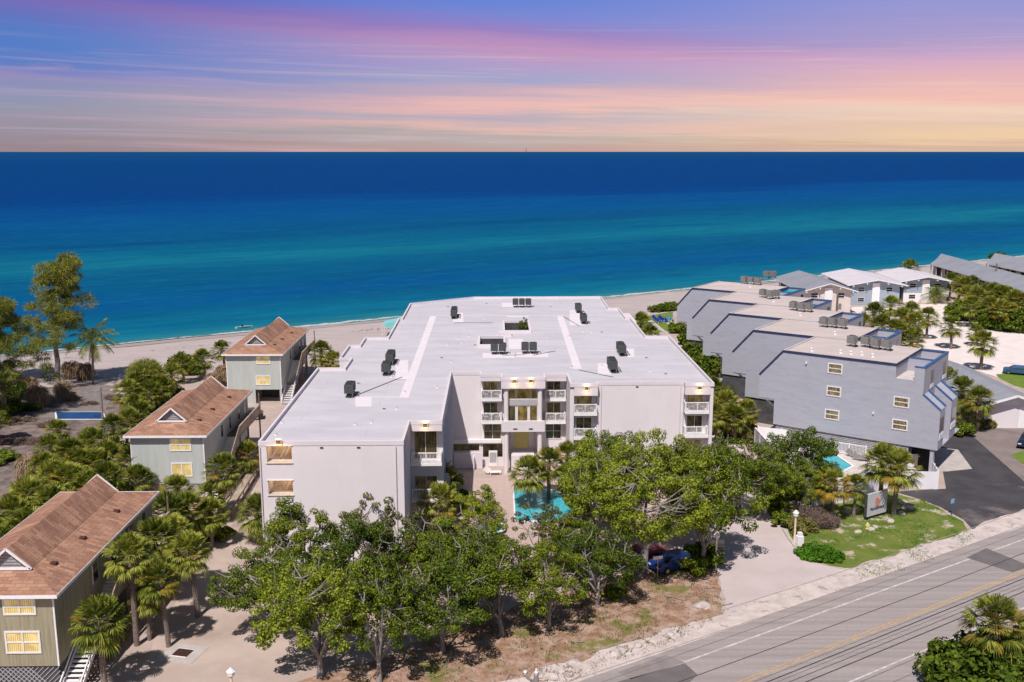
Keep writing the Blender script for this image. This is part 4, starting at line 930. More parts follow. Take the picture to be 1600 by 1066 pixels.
# ============================================================= FAR RIGHT BUILDINGS
def slab_roof(par, pts, th, m, edge):
    """pts: 3D outline points; a thin roof sheet with thickness"""
    r_ = MB(); lo = [(p[0],p[1],p[2]-th) for p in pts]
    r_.face(pts, m); r_.face(lo[::-1], edge)
    for i in range(len(pts)): j = (i+1) % len(pts); r_.face([lo[i],lo[j],pts[j],pts[i]], edge)
    return r_
def cottage(name, label, ox, oy, w, L, h, rise, wallm, roofm, ang=0, over=1.1, grp=None, lower=None, storeys=2):
    t = thing(name, label, 'house', (ox, oy, 0), R(ang), grp)
    b = MB(); b.box(-w/2,0,0,w/2,L,h,M[wallm])
    b.face([(-w/2,0,h),(w/2,0,h),(0,0,h+rise)], M[wallm]); b.face([(w/2,L,h),(-w/2,L,h),(0,L,h+rise)], M[wallm]); b.build('wall', t, local=True)
    if lower: MB().box(-w/2-.02,-.03,0,w/2+.02,-.003,h*.44,M[lower]).build('lower_wall', t, local=True)
    r_ = MB(); o = over; th = .22; k = rise/(w/2)
    for s_ in (-1,1):
        e = (s_*(w/2+o), -o, h+.12-o*k); f = (s_*(w/2+o), L+o, h+.12-o*k); g1, g2 = (0,-o,h+.12+rise), (0,L+o,h+.12+rise)
        q = [e, g1, g2, f] if s_ < 0 else [g1, e, f, g2]
        r_.face([(p[0],p[1],p[2]+th) for p in q][::-1], M[roofm]); r_.face(q, M['trim']); r_.face([e, (e[0],e[1],e[2]+th), (0,-o,h+.12+rise+th), g1], M['trim']); r_.face([f,(f[0],f[1],f[2]+th),(e[0],e[1],e[2]+th),e], M['trim'])
    r_.build('roof', t, local=True)
    for (x, ww) in ((-w*.3,1.7),(w*.28,1.7)):
        f = MB(); f.box(x-ww/2,-.06,h-1.7,x+ww/2,-.005,h-.5,M['frame']); fo = f.build('window', t, local=True); p = MB()
        p.box(x-ww/2+.1,-.09,h-1.6,x+ww/2-.1,-.062,h-1.18,M['glassdk']); p.box(x-ww/2+.1,-.09,h-1.05,x+ww/2-.1,-.062,h-.62,M['glassdk']); p.build('pane', fo, local=True)
        if storeys > 1 and x < 0:
            f = MB(); f.box(x-ww/2,-.09,.9,x+ww/2,-.035,2.0,M['frame']); fo = f.build('window', t, local=True); p = MB()
            p.box(x-ww/2+.1,-.12,1.0,x+ww/2-.1,-.092,1.42,M['glassdk']); p.box(x-ww/2+.1,-.12,1.5,x+ww/2-.1,-.092,1.9,M['glassdk']); p.build('pane', fo, local=True)
    for x in (-w/2-.05,-w*.22,w*.22,w/2+.05):
        bb = MB(); bb.box(x-.1,-o-.12,h-.0+k*(w/2-abs(x))-.35,x+.1,-.1,h+k*(w/2-abs(x))-.05,M['trim']); bb.build('rafter_end', t, local=True)
    MB().box(-.9,-.35,0,.9,-.01,h+rise*.6-.25,M['trim']).build('entry_bay', t, local=True)
    build_each(MB().box(-w/2-.02,2,h-2.2,-w/2-.004,L-2,h-.6,M['dkwall']).box(w/2+.004,2,h-2.2,w/2+.02,L-2,h-.6,M['dkwall']), 'side_glazing', t, True)
    return t
cottage('cottage', 'pale blue two-storey cottage with white low gable roof, left of its pair', 93.0, 238.5, 11.6, 21, 5.1, 1.1, 'bluehouse', 'whiteroof', -3, 1.5, 'white-roofed cottages on the white sand')
cottage('cottage', 'pale blue cottage with white gable roof and white lower wall, right of its pair', 107.4, 243.5, 10.6, 17, 5.3, 1.0, 'bluehouse', 'whiteroof', -3, 1.5, 'white-roofed cottages on the white sand', lower='trim')
cottage('cottage', 'beige block house with grey metal roof behind the sawtooth roof', 77.0, 225.6, 10.6, 23, 5.5, 1.5, 'beige', 'metalroof', -1, 1.3)
# long grey roofed motel far right (two wings), curved low gables
def long_block(label, a, b, wdir, width, h, rise):
    A, B_ = Vector(a), Vector(b); u = (B_-A).normalized(); L = (B_-A).length; n = Vector(wdir).normalized()
    t = thing('motel_building', label, 'building', (A.x, A.y, 0), 0, 'long grey-roofed buildings at the right edge')
    def p(s_, d, z): q = A+u*s_+n*d; return (q.x, q.y, z)
    r_ = MB(); prof = [(0,h),(width*.25,h+rise*.35),(width*.5,h+rise),(width*.75,h+rise*.35),(width,h)]
    for (d0,z0),(d1,z1) in zip(prof, prof[1:]):
        r_.face([p(0,d0,z0),p(L,d0,z0),p(L,d1,z1),p(0,d1,z1)][::1], M['metalroof'])
    r_.face([p(0,d,z) for d, z in prof]+[p(0,width,h-.3),p(0,0,h-.3)], M['trim']); r_.face([p(0,0,h-.3),p(L,0,h-.3),p(L,0,h),p(0,0,h)], M['trim'])
    r_.face([p(0,0,h-.3),p(0,width,h-.3),p(L,width,h-.3),p(L,0,h-.3)], M['trim']); r_.build('roof', t)
    w = MB(); w.hexa([p(1.2,1.5,0),p(L,1.5,0),p(L,width-1.5,0),p(1.2,width-1.5,0),p(1.2,1.5,h-.3),p(L,1.5,h-.3),p(L,width-1.5,h-.3),p(1.2,width-1.5,h-.3)], M['concrete']); w.build('wall', t)
    k = MB()
    for s_ in range(3, int(L)-3, 7): k.hexa([p(s_,1.42,3.2),p(s_+4.5,1.42,3.2),p(s_+4.5,1.49,3.2),p(s_,1.49,3.2),p(s_,1.42,h-.6),p(s_+4.5,1.42,h-.6),p(s_+4.5,1.49,h-.6),p(s_,1.49,h-.6)], M['black'])
    build_each(k, 'balcony_opening', t)
    q = MB()
    for s_ in range(0, int(L), 4): c = Vector(p(s_+.3,.4,0)); q.box(c.x-.12,c.y-.12,0,c.x+.12,c.y+.12,h-.31,M['concrete'])
    build_each(q, 'gallery_post', t)
G6 = lambda x, y: G(x, y, 6)
long_block('long building with sweeping grey metal roof above the palm grove', G6(1454,412), G6(1640,468), (.62,.78), 21, 6, 2.0)
long_block('second grey metal roof beyond, cut by the right edge of the picture', G6(1540,411.5), G6(1660,436), (.62,.78), 22, 6, 2.0)
# low grey-roofed annex right of the sawtooth building
an = thing('annex_building', 'low annex with broad grey roof and white garage front beside the sawtooth condominium', 'building', (70, 140, 0))
R_ = Vector((*G(1591,618,4.9),4.9)); R1 = Vector((*G(1474,562,4.9),4.9)); A_ = Vector((*G(1534,634,3.4),3.4)); bk = (R1-R_)*1.12; W2 = Vector((R_.x*2-A_.x, R_.y*2-A_.y, 3.4))
r_ = MB(); r_.face([A_, R_, R_+bk, A_+bk][::1], M['metalroof']); r_.face([R_, W2, W2+bk, R_+bk], M['metalroof'])
for a, b in ((A_, R_), (R_, W2)): r_.bar(a-Vector((0,0,.12)), b-Vector((0,0,.12)), .1, .3, M['trim'])
r_.bar(A_-Vector((0,0,.12)), A_+bk-Vector((0,0,.12)), .1, .25, M['greyfence']); r_.build('roof', an)
w = MB(); i1 = Vector((bk.x,bk.y,0)).normalized(); ax = (W2-A_).normalized(); a0 = A_+ax*1.0+i1*1.2; b0 = W2-ax*1.0+i1*1.2; BL = bk.length-2.4
pt = [a0, b0, b0+i1*BL, a0+i1*BL]; w.hexa([(q.x,q.y,0) for q in pt]+[(q.x,q.y,3.25) for q in pt], M['stucco'])
rr_ = R_+i1*1.2; w.face([(a0.x,a0.y,3.25),(b0.x,b0.y,3.25),(rr_.x,rr_.y,4.6)], M['trim']); w.build('wall', an)
g_ = MB(); q0 = a0+ax*4.5-i1*.06; q1 = b0-ax*.6-i1*.06; g_.face([(q0.x,q0.y,.05),(q1.x,q1.y,.05),(q1.x,q1.y,3.2),(q0.x,q0.y,3.2)], M['trim'])
g_.build('garage_front', an)

# ============================================================= FENCES, POOLS, TERRACES
def fence(label, pts, h, mtop='whitefence', thick=.07, post=.14, every=2.4, pick=False, grp=None, z0=0.):
    c = Vector(pts[0]); t = thing('fence', label, 'fence', (c.x, c.y, z0), 0, grp)
    pn, ps = MB(), MB()
    for a, b in zip(pts, pts[1:]):
        A, B_ = Vector((*a, z0)), Vector((*b, z0)); L = (B_-A).length; n = max(1, round(L/every))
        if pick:
            k = int(L/.16); pn.bar(A+Vector((0,0,h-.06)), B_+Vector((0,0,h-.06)), .06, .1, M[mtop]); pn.bar(A+Vector((0,0,.18)), B_+Vector((0,0,.18)), .06, .1, M[mtop])
            for i in range(k): q = A+(B_-A)*((i+.5)/k); pn.bar(q+Vector((0,0,.08)), q+Vector((0,0,h-.05)), .045, .045, M[mtop], up=(0,1,0))
        else:
            pn.bar(A+Vector((0,0,h/2)), B_+Vector((0,0,h/2)), thick, h-.08, M[mtop])
            if mtop == 'greyfence': pn.bar(A+Vector((0,0,h)), B_+Vector((0,0,h)), .14, .08, M['trim'])
        for i in range(n+1): q = A+(B_-A)*(i/n); ps.bar(q, q+Vector((0,0,h+.06)), post, post, M['trim'], up=(0,1,0))
    pn.build('fence_panel', t); build_each(ps, 'fence_post', t); return t
FP = lambda *p: [G(*q) for q in p]
PD = 1.5
dk = FP((1180,706),(1204,735),(1230,757),(1264,790),(1318,786),(1376,764)); dkb = [G(1362,708,PD), G(1290,694,PD), G(1205,676,PD)]
dpoly = dk+dkb
pdm = MB().prism(dpoly if sum(dpoly[i][0]*dpoly[(i+1) % len(dpoly)][1]-dpoly[(i+1) % len(dpoly)][0]*dpoly[i][1] for i in range(len(dpoly))) > 0 else dpoly[::-1], 0, PD, M['concrete'], M['deck'])
tag(pdm.build('pool_deck', loc=(0,0,0)), kind='structure')
fence('grey panelled fence with white posts along the side path below the sawtooth building', [tuple(Vector(p)+Vector((-.12,-.05))) for p in dk[:3]], 3.1, 'greyfence')
fence('tall solid white vinyl fence wrapping the pool corner, its face grey in tree shade', [tuple(Vector(p)+Vector((-.05,-.12))) for p in dk[2:6]], 2.9, 'whitefence', every=4)
fence('white solid fence enclosure before the parking lot', FP((1376,763),(1462,765)), 2.1, 'whitefence', every=8)
fence('short white fence return with battens at the parking lot', FP((1464,764),(1449,737)), 2.1, 'whitefence', every=1.2)
fence('white panel behind the enclosure under the sawtooth building', FP((1414,737),(1446,737)), 2.2, 'whitefence', every=3)
fence('white picket fence on the far side of the condo pool', [G(1258,700,PD), G(1300,707,PD), G(1352,715,PD)], 1.4, 'whitefence', pick=True, z0=PD)
fence('white solid fence left of the condo pool under the broad tree', [G(1184,684,PD), G(1258,693,PD)], 1.5, 'whitefence', z0=PD)
def pool(label, poly, m, z=.04, cop=.3):
    t = thing('swimming_pool', label, 'pool', (*poly[0], 0)); a = sum(poly[i][0]*poly[(i+1) % len(poly)][1]-poly[(i+1) % len(poly)][0]*poly[i][1] for i in range(len(poly)))
    if a < 0: poly = poly[::-1]
    MB().cap(poly, z+.03, m).build('water', t)
    c = MB()
    ctr = Vector((sum(p[0] for p in poly)/len(poly), sum(p[1] for p in poly)/len(poly))); out = [tuple(ctr+(Vector(p)-ctr)*(1+cop/max(.1,(Vector(p)-ctr).length))) for p in poly]
    n = len(poly)
    for i in range(n):
        j = (i+1) % n; c.face([(*out[i],z+.07),(*out[j],z+.07),(*poly[j],z+.07),(*poly[i],z+.07)], M['trim']); c.face([(*poly[i],z+.07),(*poly[j],z+.07),(*poly[j],z+.0),(*poly[i],z+.0)], M['navy']); c.face([(*out[i],z),(*out[j],z),(*out[j],z+.07),(*out[i],z+.07)], M['trim'])
    c.build('coping', t); return t
pool('turquoise swimming pool before the portico, half hidden by trees', FP((803,763),(866,768),(905,790),(880,815),(806,815)), M['pool'])
pool('dark blue-grey spa pool seen through a gap in the big tree', FP((922,774),(948,774),(958,790),(934,793)), M['spa'])
pool('bright turquoise condo pool beside the picket fence', [G(*q, PD) for q in ((1297,706),(1331,729),(1313,738),(1270,746),(1232,736),(1256,712))], M['pool'], PD+.01)
pool('deep blue rectangular pool with white rim beside the timber deck', FP((88,645),(158,645),(165,656),(90,656)), pm('blue_pool_paint', (.010,.05,.14), (.014,.075,.20), .5, .2))
pool('small round white and turquoise hot tub by the pool terrace', [tuple(Vector(G(765,830))+Vector((cos(a),sin(a)))*1.4) for a in [k*pi/8 for k in range(16)]], M['pool'], .35)
# timber rail along the left drive
def timber(label, pts, grp=None, h=1.0, m='wood', rails=3):
    t = thing('timber_fence', label, 'fence', (*pts[0], 0), 0, grp); a_, p_ = MB(), MB()
    for a, b in zip(pts, pts[1:]):
        A, B_ = Vector((*a,0)), Vector((*b,0)); n = max(1, round((B_-A).length/2.2))
        for k in range(rails): z = .2+(h-.25)*k/max(1, rails-1); a_.bar(A+Vector((0,0,z)), B_+Vector((0,0,z)), .06, .2, M[m])
        for i in range(n+1): q = A+(B_-A)*(i/n); p_.bar(q, q+Vector((0,0,h+.08)), .16, .16, M['woodlt'], up=(0,1,0))
    a_.build('rail_board', t); build_each(p_, 'post', t); return t
timber('weathered timber fence along the drive below the nearest house', FP((128,1080),(172,1030),(196,1000),(250,925)))
timber('weathered timber fence along the drive beyond the nearest palms', FP((252,922),(300,870),(345,815)))
pk = thing('boardwalk', 'raised pale timber boardwalk between the drive and the middle house', 'boardwalk', (*G(380,780), 0))
a, b = Vector((*G(352,812),.5)), Vector((*G(404,728),.5)); MB().bar(a, b, 1.3, .12, M['woodlt']).build('deck', pk)
a2 = MB(); d_ = (b-a).normalized(); n_ = Vector((-d_.y,d_.x,0))
for s_ in (-.65,.65):
    a2.bar(a+n_*s_+Vector((0,0,.5)), b+n_*s_+Vector((0,0,.5)), .1, .14, M['wood'])
    for i in range(7): q = a+(b-a)*(i/6)+n_*s_; a2.bar(q-Vector((0,0,.5)), q+Vector((0,0,.55)), .12, .12, M['wood'], up=(0,1,0))
a2.build('handrail', pk)

# ============================================================= LAMPS, SIGN, POLES, SMALL THINGS
def post_lamp(label, px, py, h):
    x, y = G(px, py); t = thing('lamp_post', label, 'lamp post', (x,y,0), 0, 'cream lamp posts beside the drives')
    MB().tube((0,0,0),(0,0,h*.8),.11,.085,M['cream'],12).tube((0,0,h*.8),(0,0,h*.87),.085,.24,M['cream'],12).build('post', t, local=True)
    MB().tube((0,0,h*.87),(0,0,h*.95),.24,.27,M['trim'],6).tube((0,0,h*.95),(0,0,h*1.04),.32,.04,M['trim'],6).build('lantern', t, local=True)
post_lamp('cream lamp post at the left edge of the shell driveway below the trees', 1118, 888, 3.4)
post_lamp('cream lamp post by the bushes at the lawn corner', 1241, 850, 3.3)
post_lamp('lamp post cut by the bottom edge, only its white cap showing', 364, 1110, 3.0)
x, y = G(1118, 860); t = thing('wooden_bench', 'pale wooden bench frame behind the lamp post at the driveway edge', 'bench', (x,y,0), .1)
MB().box(-.9,-.2,.4,.9,.2,.48,M['cream']).build('seat', t, local=True); MB().box(-.9,.2,.48,.9,.26,.95,M['cream']).build('backrest', t, local=True)
for s_ in (-.75,.75): MB().box(s_-.05,-.18,0,s_+.05,.18,.4,M['cream']).build('leg', t, local=True)
x, y = G(1249, 852); t = thing('utility_box', 'small white utility pedestal beside the lamp post on the lawn corner', 'box', (x,y,0), .2)
MB().box(-.32,-.25,0,.32,.25,.95,M['trim']).build('cabinet', t, local=True); MB().box(-.2,-.18,.95,.2,.18,1.3,M['trim']).build('cap', t, local=True)
x, y = G(1236, 800); t = tag(MB().box(-.5,-.1,0,.5,.1,1.1,M['concrete']).box(-.56,-.14,1.1,.56,.14,1.2,M['trim']).build('stone_marker', loc=(x,y,0)), 'grey upright slab behind the corner lamp post', 'marker'); t.rotation_euler = (0,0,.7)
# entrance sign of the sawtooth condominium
sa, sb = Vector((*G(1352,813),0)), Vector((*G(1383,804),0)); su = (sb-sa).normalized(); so_ = Vector((su.y,-su.x,0)); SL = (sb-sa).length
sg = thing('entrance_sign', 'grey upright entrance sign with coral emblem and dark letters between two palms', 'sign', tuple(sa), atan2(su.y, su.x))
z0s = .35; zt = 2.75
MB().box(0,-.12,z0s,SL,.12,zt,pm('sign_grey', (.50,.50,.52), (.45,.45,.47), 1, .8)).build('sign_board', sg, local=True)
MB().box(.15,-.08,0,.35,.08,z0s,M['black']).box(SL-.35,-.08,0,SL-.15,.08,z0s,M['black']).box(-.1,-.13,z0s,-.003,.13,zt+.02,M['dkwall']).build('sign_post', sg, local=True)
def text(name, s_, size, loc, mt, par, ext=.012, sx=1):
    c = bpy.data.curves.new(name, 'FONT'); c.body = s_; c.size = size; c.extrude = ext; c.align_x = 'CENTER'; c.offset = .012
    tmp = bpy.data.objects.new(name, c); COL.objects.link(tmp); dg = bpy.context.evaluated_depsgraph_get(); me = bpy.data.meshes.new_from_object(tmp.evaluated_get(dg))
    bpy.data.objects.remove(tmp); me.materials.clear(); me.materials.append(mt); o = bpy.data.objects.new(name, me); COL.objects.link(o); o.parent = par
    o.rotation_euler = (pi/2,0,0); o.location = loc; o.scale = (sx,1,1); return o
coral = pm('coral_paint', (.62,.20,.15), (.55,.24,.20), 3, .7)
text('sign_lettering', 'VILLADRVALE', .36, (SL/2,-.135,.95), pm('sign_ink', (.03,.03,.04), None), sg, sx=.98)
em = MB(); cx, cz = SL/2, 1.85
for k in range(11):
    a = 2*pi*k/11; em.bar((cx+.17*cos(a),-.14,cz+.17*sin(a)),(cx+.44*cos(a+.25),-.14,cz+.44*sin(a+.25)),.03,.1,coral,up=(0,1,0))
em.tube((cx,-.15,cz),(cx,-.125,cz),.17,.17,coral,16)
for z in (1.3,1.38): em.box(cx-.3,-.15,z,cx+.3,-.125,z+.035,coral)
em.build('sign_emblem', sg, local=True)
fh = G(1355, 827); t = thing('fire_hydrant', 'small yellow fire hydrant among the pale stones before the sign', 'hydrant', (*fh, 0))
yl = pm('hydrant_yellow', (.70,.66,.25), (.62,.55,.2), 4, .5)
MB().tube((0,0,0),(0,0,.55),.13,.12,yl,12).tube((0,0,.55),(0,0,.72),.14,.03,yl,12).tube((0,0,0),(0,0,.06),.19,.19,yl,12).build('barrel', t, local=True)
MB().tube((-.24,0,.42),(.24,0,.42),.06,.06,yl,10).tube((0,-.2,.38),(0,0,.38),.08,.08,yl,10).build('outlet', t, local=True)
# stones
def stone(label, x, y, s_, seed, grp, flat=.6, name='stone'):
    r = random.Random(seed); import bmesh
    bm = bmesh.new(); bmesh.ops.create_icosphere(bm, subdivisions=2, radius=1)
    for v in bm.verts:
        k = 1+r.uniform(-.18,.18); v.co = Vector((v.co.x*s_*k*1.2, v.co.y*s_*k*.9, max(-.15, v.co.z)*s_*k*flat))
    me = bpy.data.meshes.new(name); bm.to_mesh(me); bm.free(); me.materials.append(M['rock']); o = bpy.data.objects.new(name, me); COL.objects.link(o)
    o.location = (x,y,.03); o.rotation_euler = (0,0,r.uniform(0,6)); return tag(o, label, 'rock', grp)
for k, (px, py, s_, lab) in enumerate([(1391,815,.42,'round tan stone on the lawn right of the sign'),(1341,832,.36,'pale stone left of the yellow hydrant'),(1361,828,.4,'pale stone right of the yellow hydrant'),(1367,824,.32,'smaller pale stone farthest right of the hydrant'),
        (1409,803,.45,'flat pale stone on the lawn below the asphalt'),(1420,795,.4,'narrow pale stone at the asphalt corner'),(898,1040,.85,'large white boulder on the verge right of the utility pole'),(862,1060,.8,'white boulder at the bottom edge beside the utility pole'),
        (877,1050,.5,'white boulder between the pole and the large boulder'),(1095,949,.95,'broad pale boulder at the driveway mouth'),(962,1022,.6,'half-buried pale boulder nearer the road repair'),(997,1010,.55,'half-buried pale boulder on the gravel shoulder'),
        (1047,992,.5,'low pale boulder on the shoulder near the driveway'),(1090,980,.4,'small dark-edged boulder by the driveway mouth')]):
    x, y = G(px, py); stone(lab, x, y, s_*(.72 if s_ > .46 else .95), k+3, 'pale boulders and stones')
# scattered shell lumps: too many to count
r = random.Random(5); sc = MB()
dt0, dt1 = [G(*q)[0]*T[0]+G(*q)[1]*T[1] for q in ((1105,985),(1335,908))]
for k in range(1500):
    t_, n_ = r.uniform(-20,75), 52.6+abs(r.gauss(0,1.0)); x, y, _ = tn(t_, n_)
    if dt0 < t_ < dt1 or noise_.noise(Vector((t_*.3, n_*.5, 3))) < -.1: continue
    s_ = r.uniform(.02,.085); a = r.uniform(0,3); u = Vector((cos(a),sin(a),0))*s_; v = Vector((-sin(a),cos(a),0))*s_*.7; c = Vector((x,y,.03)); tp = c+Vector((0,0,s_*.7))
    for p_, q_ in ((-u-v,u-v),(u-v,u+v),(u+v,-u+v),(-u+v,-u-v)): sc.face([c+p_, c+q_, tp], M['rock'])
tag(sc.build('shell_rubble', loc=(0,0,0)), 'loose pale shell lumps scattered along the road shoulder', 'rubble', kind='stuff')
# utility pole and wires
x, y = G(838, 1046, 9.3); t = thing('utility_pole', 'grey wooden utility pole top with insulators at the bottom edge', 'utility pole', (x,y,0), A31)
MB().tube((0,0,0),(0,0,9.0),.17,.13,M['bark'],12).build('pole', t, local=True); MB().bar((0,-1.2,8.4),(0,1.2,8.4),.1,.12,M['bark']).build('crossarm', t, local=True)
for k, yy in enumerate((-1.1,0,1.1)): MB().tube((0,yy,8.5 if yy else 9.0),(0,yy,8.72 if yy else 9.35),.07,.05,M['trim'],10).tube((0,yy,8.6 if yy else 9.1),(0,yy,8.66 if yy else 9.16),.11,.11,M['trim'],10).build('insulator', t, local=True)
def wire(label, p, q, sag, m='wirelt', r0=.022):
    P0, P1 = Vector(p), Vector(q); pts = [P0+(P1-P0)*(k/24)-Vector((0,0,sag*4*(k/24)*(1-k/24))) for k in range(25)]
    b = MB(); b.path(pts, [r0]*25, M[m], 5); tag(b.build('power_line', loc=tuple(P0)), label, 'wire', 'power lines beside the road')
base = Vector((x,y)); Tt = Vector(T); Nn = Vector(N)
for k, (dn, z, zz, lab, m) in enumerate(((0,9.35,9.2,'uppermost power line running from the pole top along the road','wirelt'),(-1.1,8.72,8.7,'second power line just under the uppermost one','wirelt'),(-3.6,8.2,8.3,'power line crossing above the near edge line of the road','wire'))):
    p = base+Nn*dn-Tt*40; q = base+Nn*dn+Tt*55; m0 = base+Nn*dn
    wire(lab, (*m0, z), (*q, zz), .25, m)
for k, (n_, z, lab) in enumerate(((34.0,9.2,'dark cable crossing above the lower lane, upper of two'),(33.1,9.0,'dark cable crossing above the lower lane, lower of two'))):
    wire(lab, tn(-30,n_,z), tn(90,n_,z), .3, 'wire', .03)
# drain grate
x, y = G(285, 1021); t = thing('drain_grate', 'rusty square drain grate set in a concrete collar on the shell drive', 'drain', (x,y,0), -.25)
MB().box(-1.5,-1.3,0,1.5,1.3,.03,M['concrete']).build('collar', t, local=True); gr = MB().box(-.62,-.55,.033,.62,.55,.05,M['black'])
for k in range(9): gr.box(-.6+k*.145,-.53,.052,-.53+k*.145,.53,.075,M['rust'])
gr.box(-.66,-.59,.03,.66,-.55,.08,M['trim']); gr.box(-.66,.55,.03,.66,.59,.08,M['trim']); gr.build('grate', t, local=True)
# wooden light pole by the blue pool, and the thin pole behind the sawtooth roof
x, y = G(162, 672); t = thing('wooden_pole', 'short weathered wooden pole with crossbar beside the blue pool', 'pole', (x,y,0))
MB().tube((0,0,0),(0,0,6.0),.16,.13,M['bark'],10).build('pole', t, local=True); MB().bar((-.7,0,5.3),(1.3,0,5.6),.1,.12,M['bark']).tube((1.3,0,5.5),(1.7,0,5.5),.14,.14,M['concrete'],10).build('crossbar', t, local=True)
x, y = G(1308, 540); px_, pz_ = Vd(1309,460,166); t = thing('utility_pole', 'thin dark utility pole rising behind the sawtooth roof', 'utility pole', (px_,166,0))
MB().tube((0,0,0),(0,0,pz_),.24,.18,M['wood'],10).build('pole', t, local=True); MB().tube((.5,0,pz_-2.6),(.5,0,pz_-1.6),.25,.25,M['ac_light'],10).build('transformer', t, local=True)
x, y = G(1554, 452, 3); t = thing('utility_pole', 'thin pole in front of the long grey metal roof', 'utility pole', (x,y,0))
MB().tube((0,0,0),(0,0,9.5),.2,.15,M['wood'],8).build('pole', t, local=True); MB().bar((-.9,0,8.9),(.9,0,8.9),.1,.1,M['wood']).build('crossarm', t, local=True)
x, y = G(1207, 836); 
t = thing('road_sign', 'pale blue curved sign post on the asphalt edge', 'sign', (*G(1487,805), 0), .6)
MB().tube((0,0,0),(0,0,1.3),.05,.05,M['bluetrim'],8).build('post', t, local=True); MB().box(-.3,-.03,1.3,.22,.03,1.75,pm('pale_blue', (.25,.42,.60), None)).build('sign_plate', t, local=True)
t = tag(MB().box(-.55,-.28,0,.55,.28,.5,M['trim']).box(-.5,-.24,.5,.5,.24,.56,M['greyfence']).build('curb_box', loc=(*G(1528,832), 0)), 'low white box at the corner of asphalt and road', 'box'); t.rotation_euler = (0,0,.5)
t = thing('road_sign', 'small white sign on a post under the leaning tree at the right trees', 'sign', (*G(1519,667), 0)); MB().tube((0,0,0),(0,0,1.5),.05,.05,M['trim'],8).build('post', t, local=True); MB().box(-.3,-.03,1.5,.3,.03,2.2,M['trim']).build('sign_plate', t, local=True)
t = thing('road_sign', 'white and blue street sign before the blue car under the big tree', 'sign', (*G(1027,905), 0), .3); MB().tube((0,0,0),(0,0,2.1),.04,.04,M['chrome'],8).build('post', t, local=True); MB().box(-.45,-.03,1.85,.45,.03,2.15,M['trim']).build('sign_plate', t, local=True)
# aqua beach canopy, blue beach chairs, people-free parasols
x, y = G(612, 524); t = thing('beach_canopy', 'aqua fabric sun canopy on the beach behind the roof step', 'canopy', (x+.5,y,0)); aq = pm('aqua_fabric', (.22,.55,.55), (.18,.5,.5), 2, .7)
MB().face([(-2.2,-1.8,2.6),(2.2,-1.8,3.6),(2.2,2.2,3.6),(-2.2,2.2,2.6)], aq).face([(-2.2,-1.8,2.6),(2.2,-1.8,3.6),(1.5,-1.8,.4)], aq).build('canopy_cloth', t, local=True)
for sx, sy in ((-2.2,-1.8),(2.2,-1.8),(2.2,2.2),(-2.2,2.2)): MB().tube((sx,sy,0),(sx,sy,2.6 if sx < 0 else 3.6),.04,.04,M['trim'],6).build('pole', t, local=True)
blu = pm('blue_fabric', (.01,.03,.25), (.02,.05,.32), 2, .6); cy = pm('cyan_fabric', (.05,.35,.60), (.04,.3,.55), 2, .6)
r = random.Random(3); lgd = ['nearest the path','second from the path','third from the path','fourth from the path','fifth from the path','sixth from the path','seventh from the path','eighth, closest to the sawtooth building']
for k in range(8):
    x, y = G(1024+k*3.5, 500+(k%3)*2.5); t = thing('beach_chair', f'{"cyan" if k > 5 else "dark blue"} beach lounger on the grass, {lgd[k]}', 'lounger', (x,y,0), r.uniform(0,3), 'blue loungers on the beach lawn'); m = cy if k > 5 else blu
    MB().box(-.35,-.9,.35,.35,.3,.42,m).build('seat', t, local=True); MB().bar((0,.3,.4),(0,.85,.95),.7,.06,m,up=(1,0,0)).build('backrest', t, local=True)
    for sy in (-.8,.2): MB().box(-.33,sy-.03,0,.33,sy+.03,.35,M['trim']).build('leg', t, local=True)
# seaweed wrack and little beach things
wr = MB()
for k in range(900):
    t_ = r.uniform(-160,160); n_ = 192.5+2.2*sin(t_*.04)+r.gauss(0,.55); 
    if sin(t_*.31)+sin(t_*.13) < -.6: continue
    x, y, _ = tn(t_, n_); z = gz(n_)+.05+.12*sin(t_*.07+n_)*sin(t_*.031+1); s_ = r.uniform(.15,.5); a = A31+r.gauss(0,.25); u = Vector((cos(a),sin(a),0))*s_; v = Vector((-sin(a),cos(a),0))*s_*.3; c = Vector((x,y,z))
    wr.face([c-u-v*.5, c+u*.3-v, c+u+v*.4, c-u*.2+v], M['mulch'])
tag(wr.build('seaweed_wrack', loc=(0,0,0)), 'dark seaweed line lying along the beach', 'seaweed', kind='stuff')
def boat(label, px, py):
    x, y = G(px, py, -.9); t = thing('kayak', label, 'boat', (x,y,-.95), A31); b = MB(); n = 12
    for k in range(n):
        a, c = k/n, (k+1)/n; wa, wc = .42*sin(pi*a)+.02, .42*sin(pi*c)+.02; xa, xc = -1.9+3.8*a, -1.9+3.8*c
        b.face([(xa,-wa,.38),(xc,-wc,.38),(xc,0,.0),(xa,0,.0)], M['trim']); b.face([(xa,0,0),(xc,0,0),(xc,wc,.38),(xa,wa,.38)], M['trim']); b.face([(xa,-wa,.38),(xa,wa,.38),(xc,wc,.38),(xc,-wc,.38)], M['greyfence'])
    b.build('hull', t, local=True); MB().box(-.5,-.3,.38,-.2,.3,.7,M['black']).build('seat', t, local=True)
boat('white kayak in the shallows off the beach, left of the far house', 381, 512)
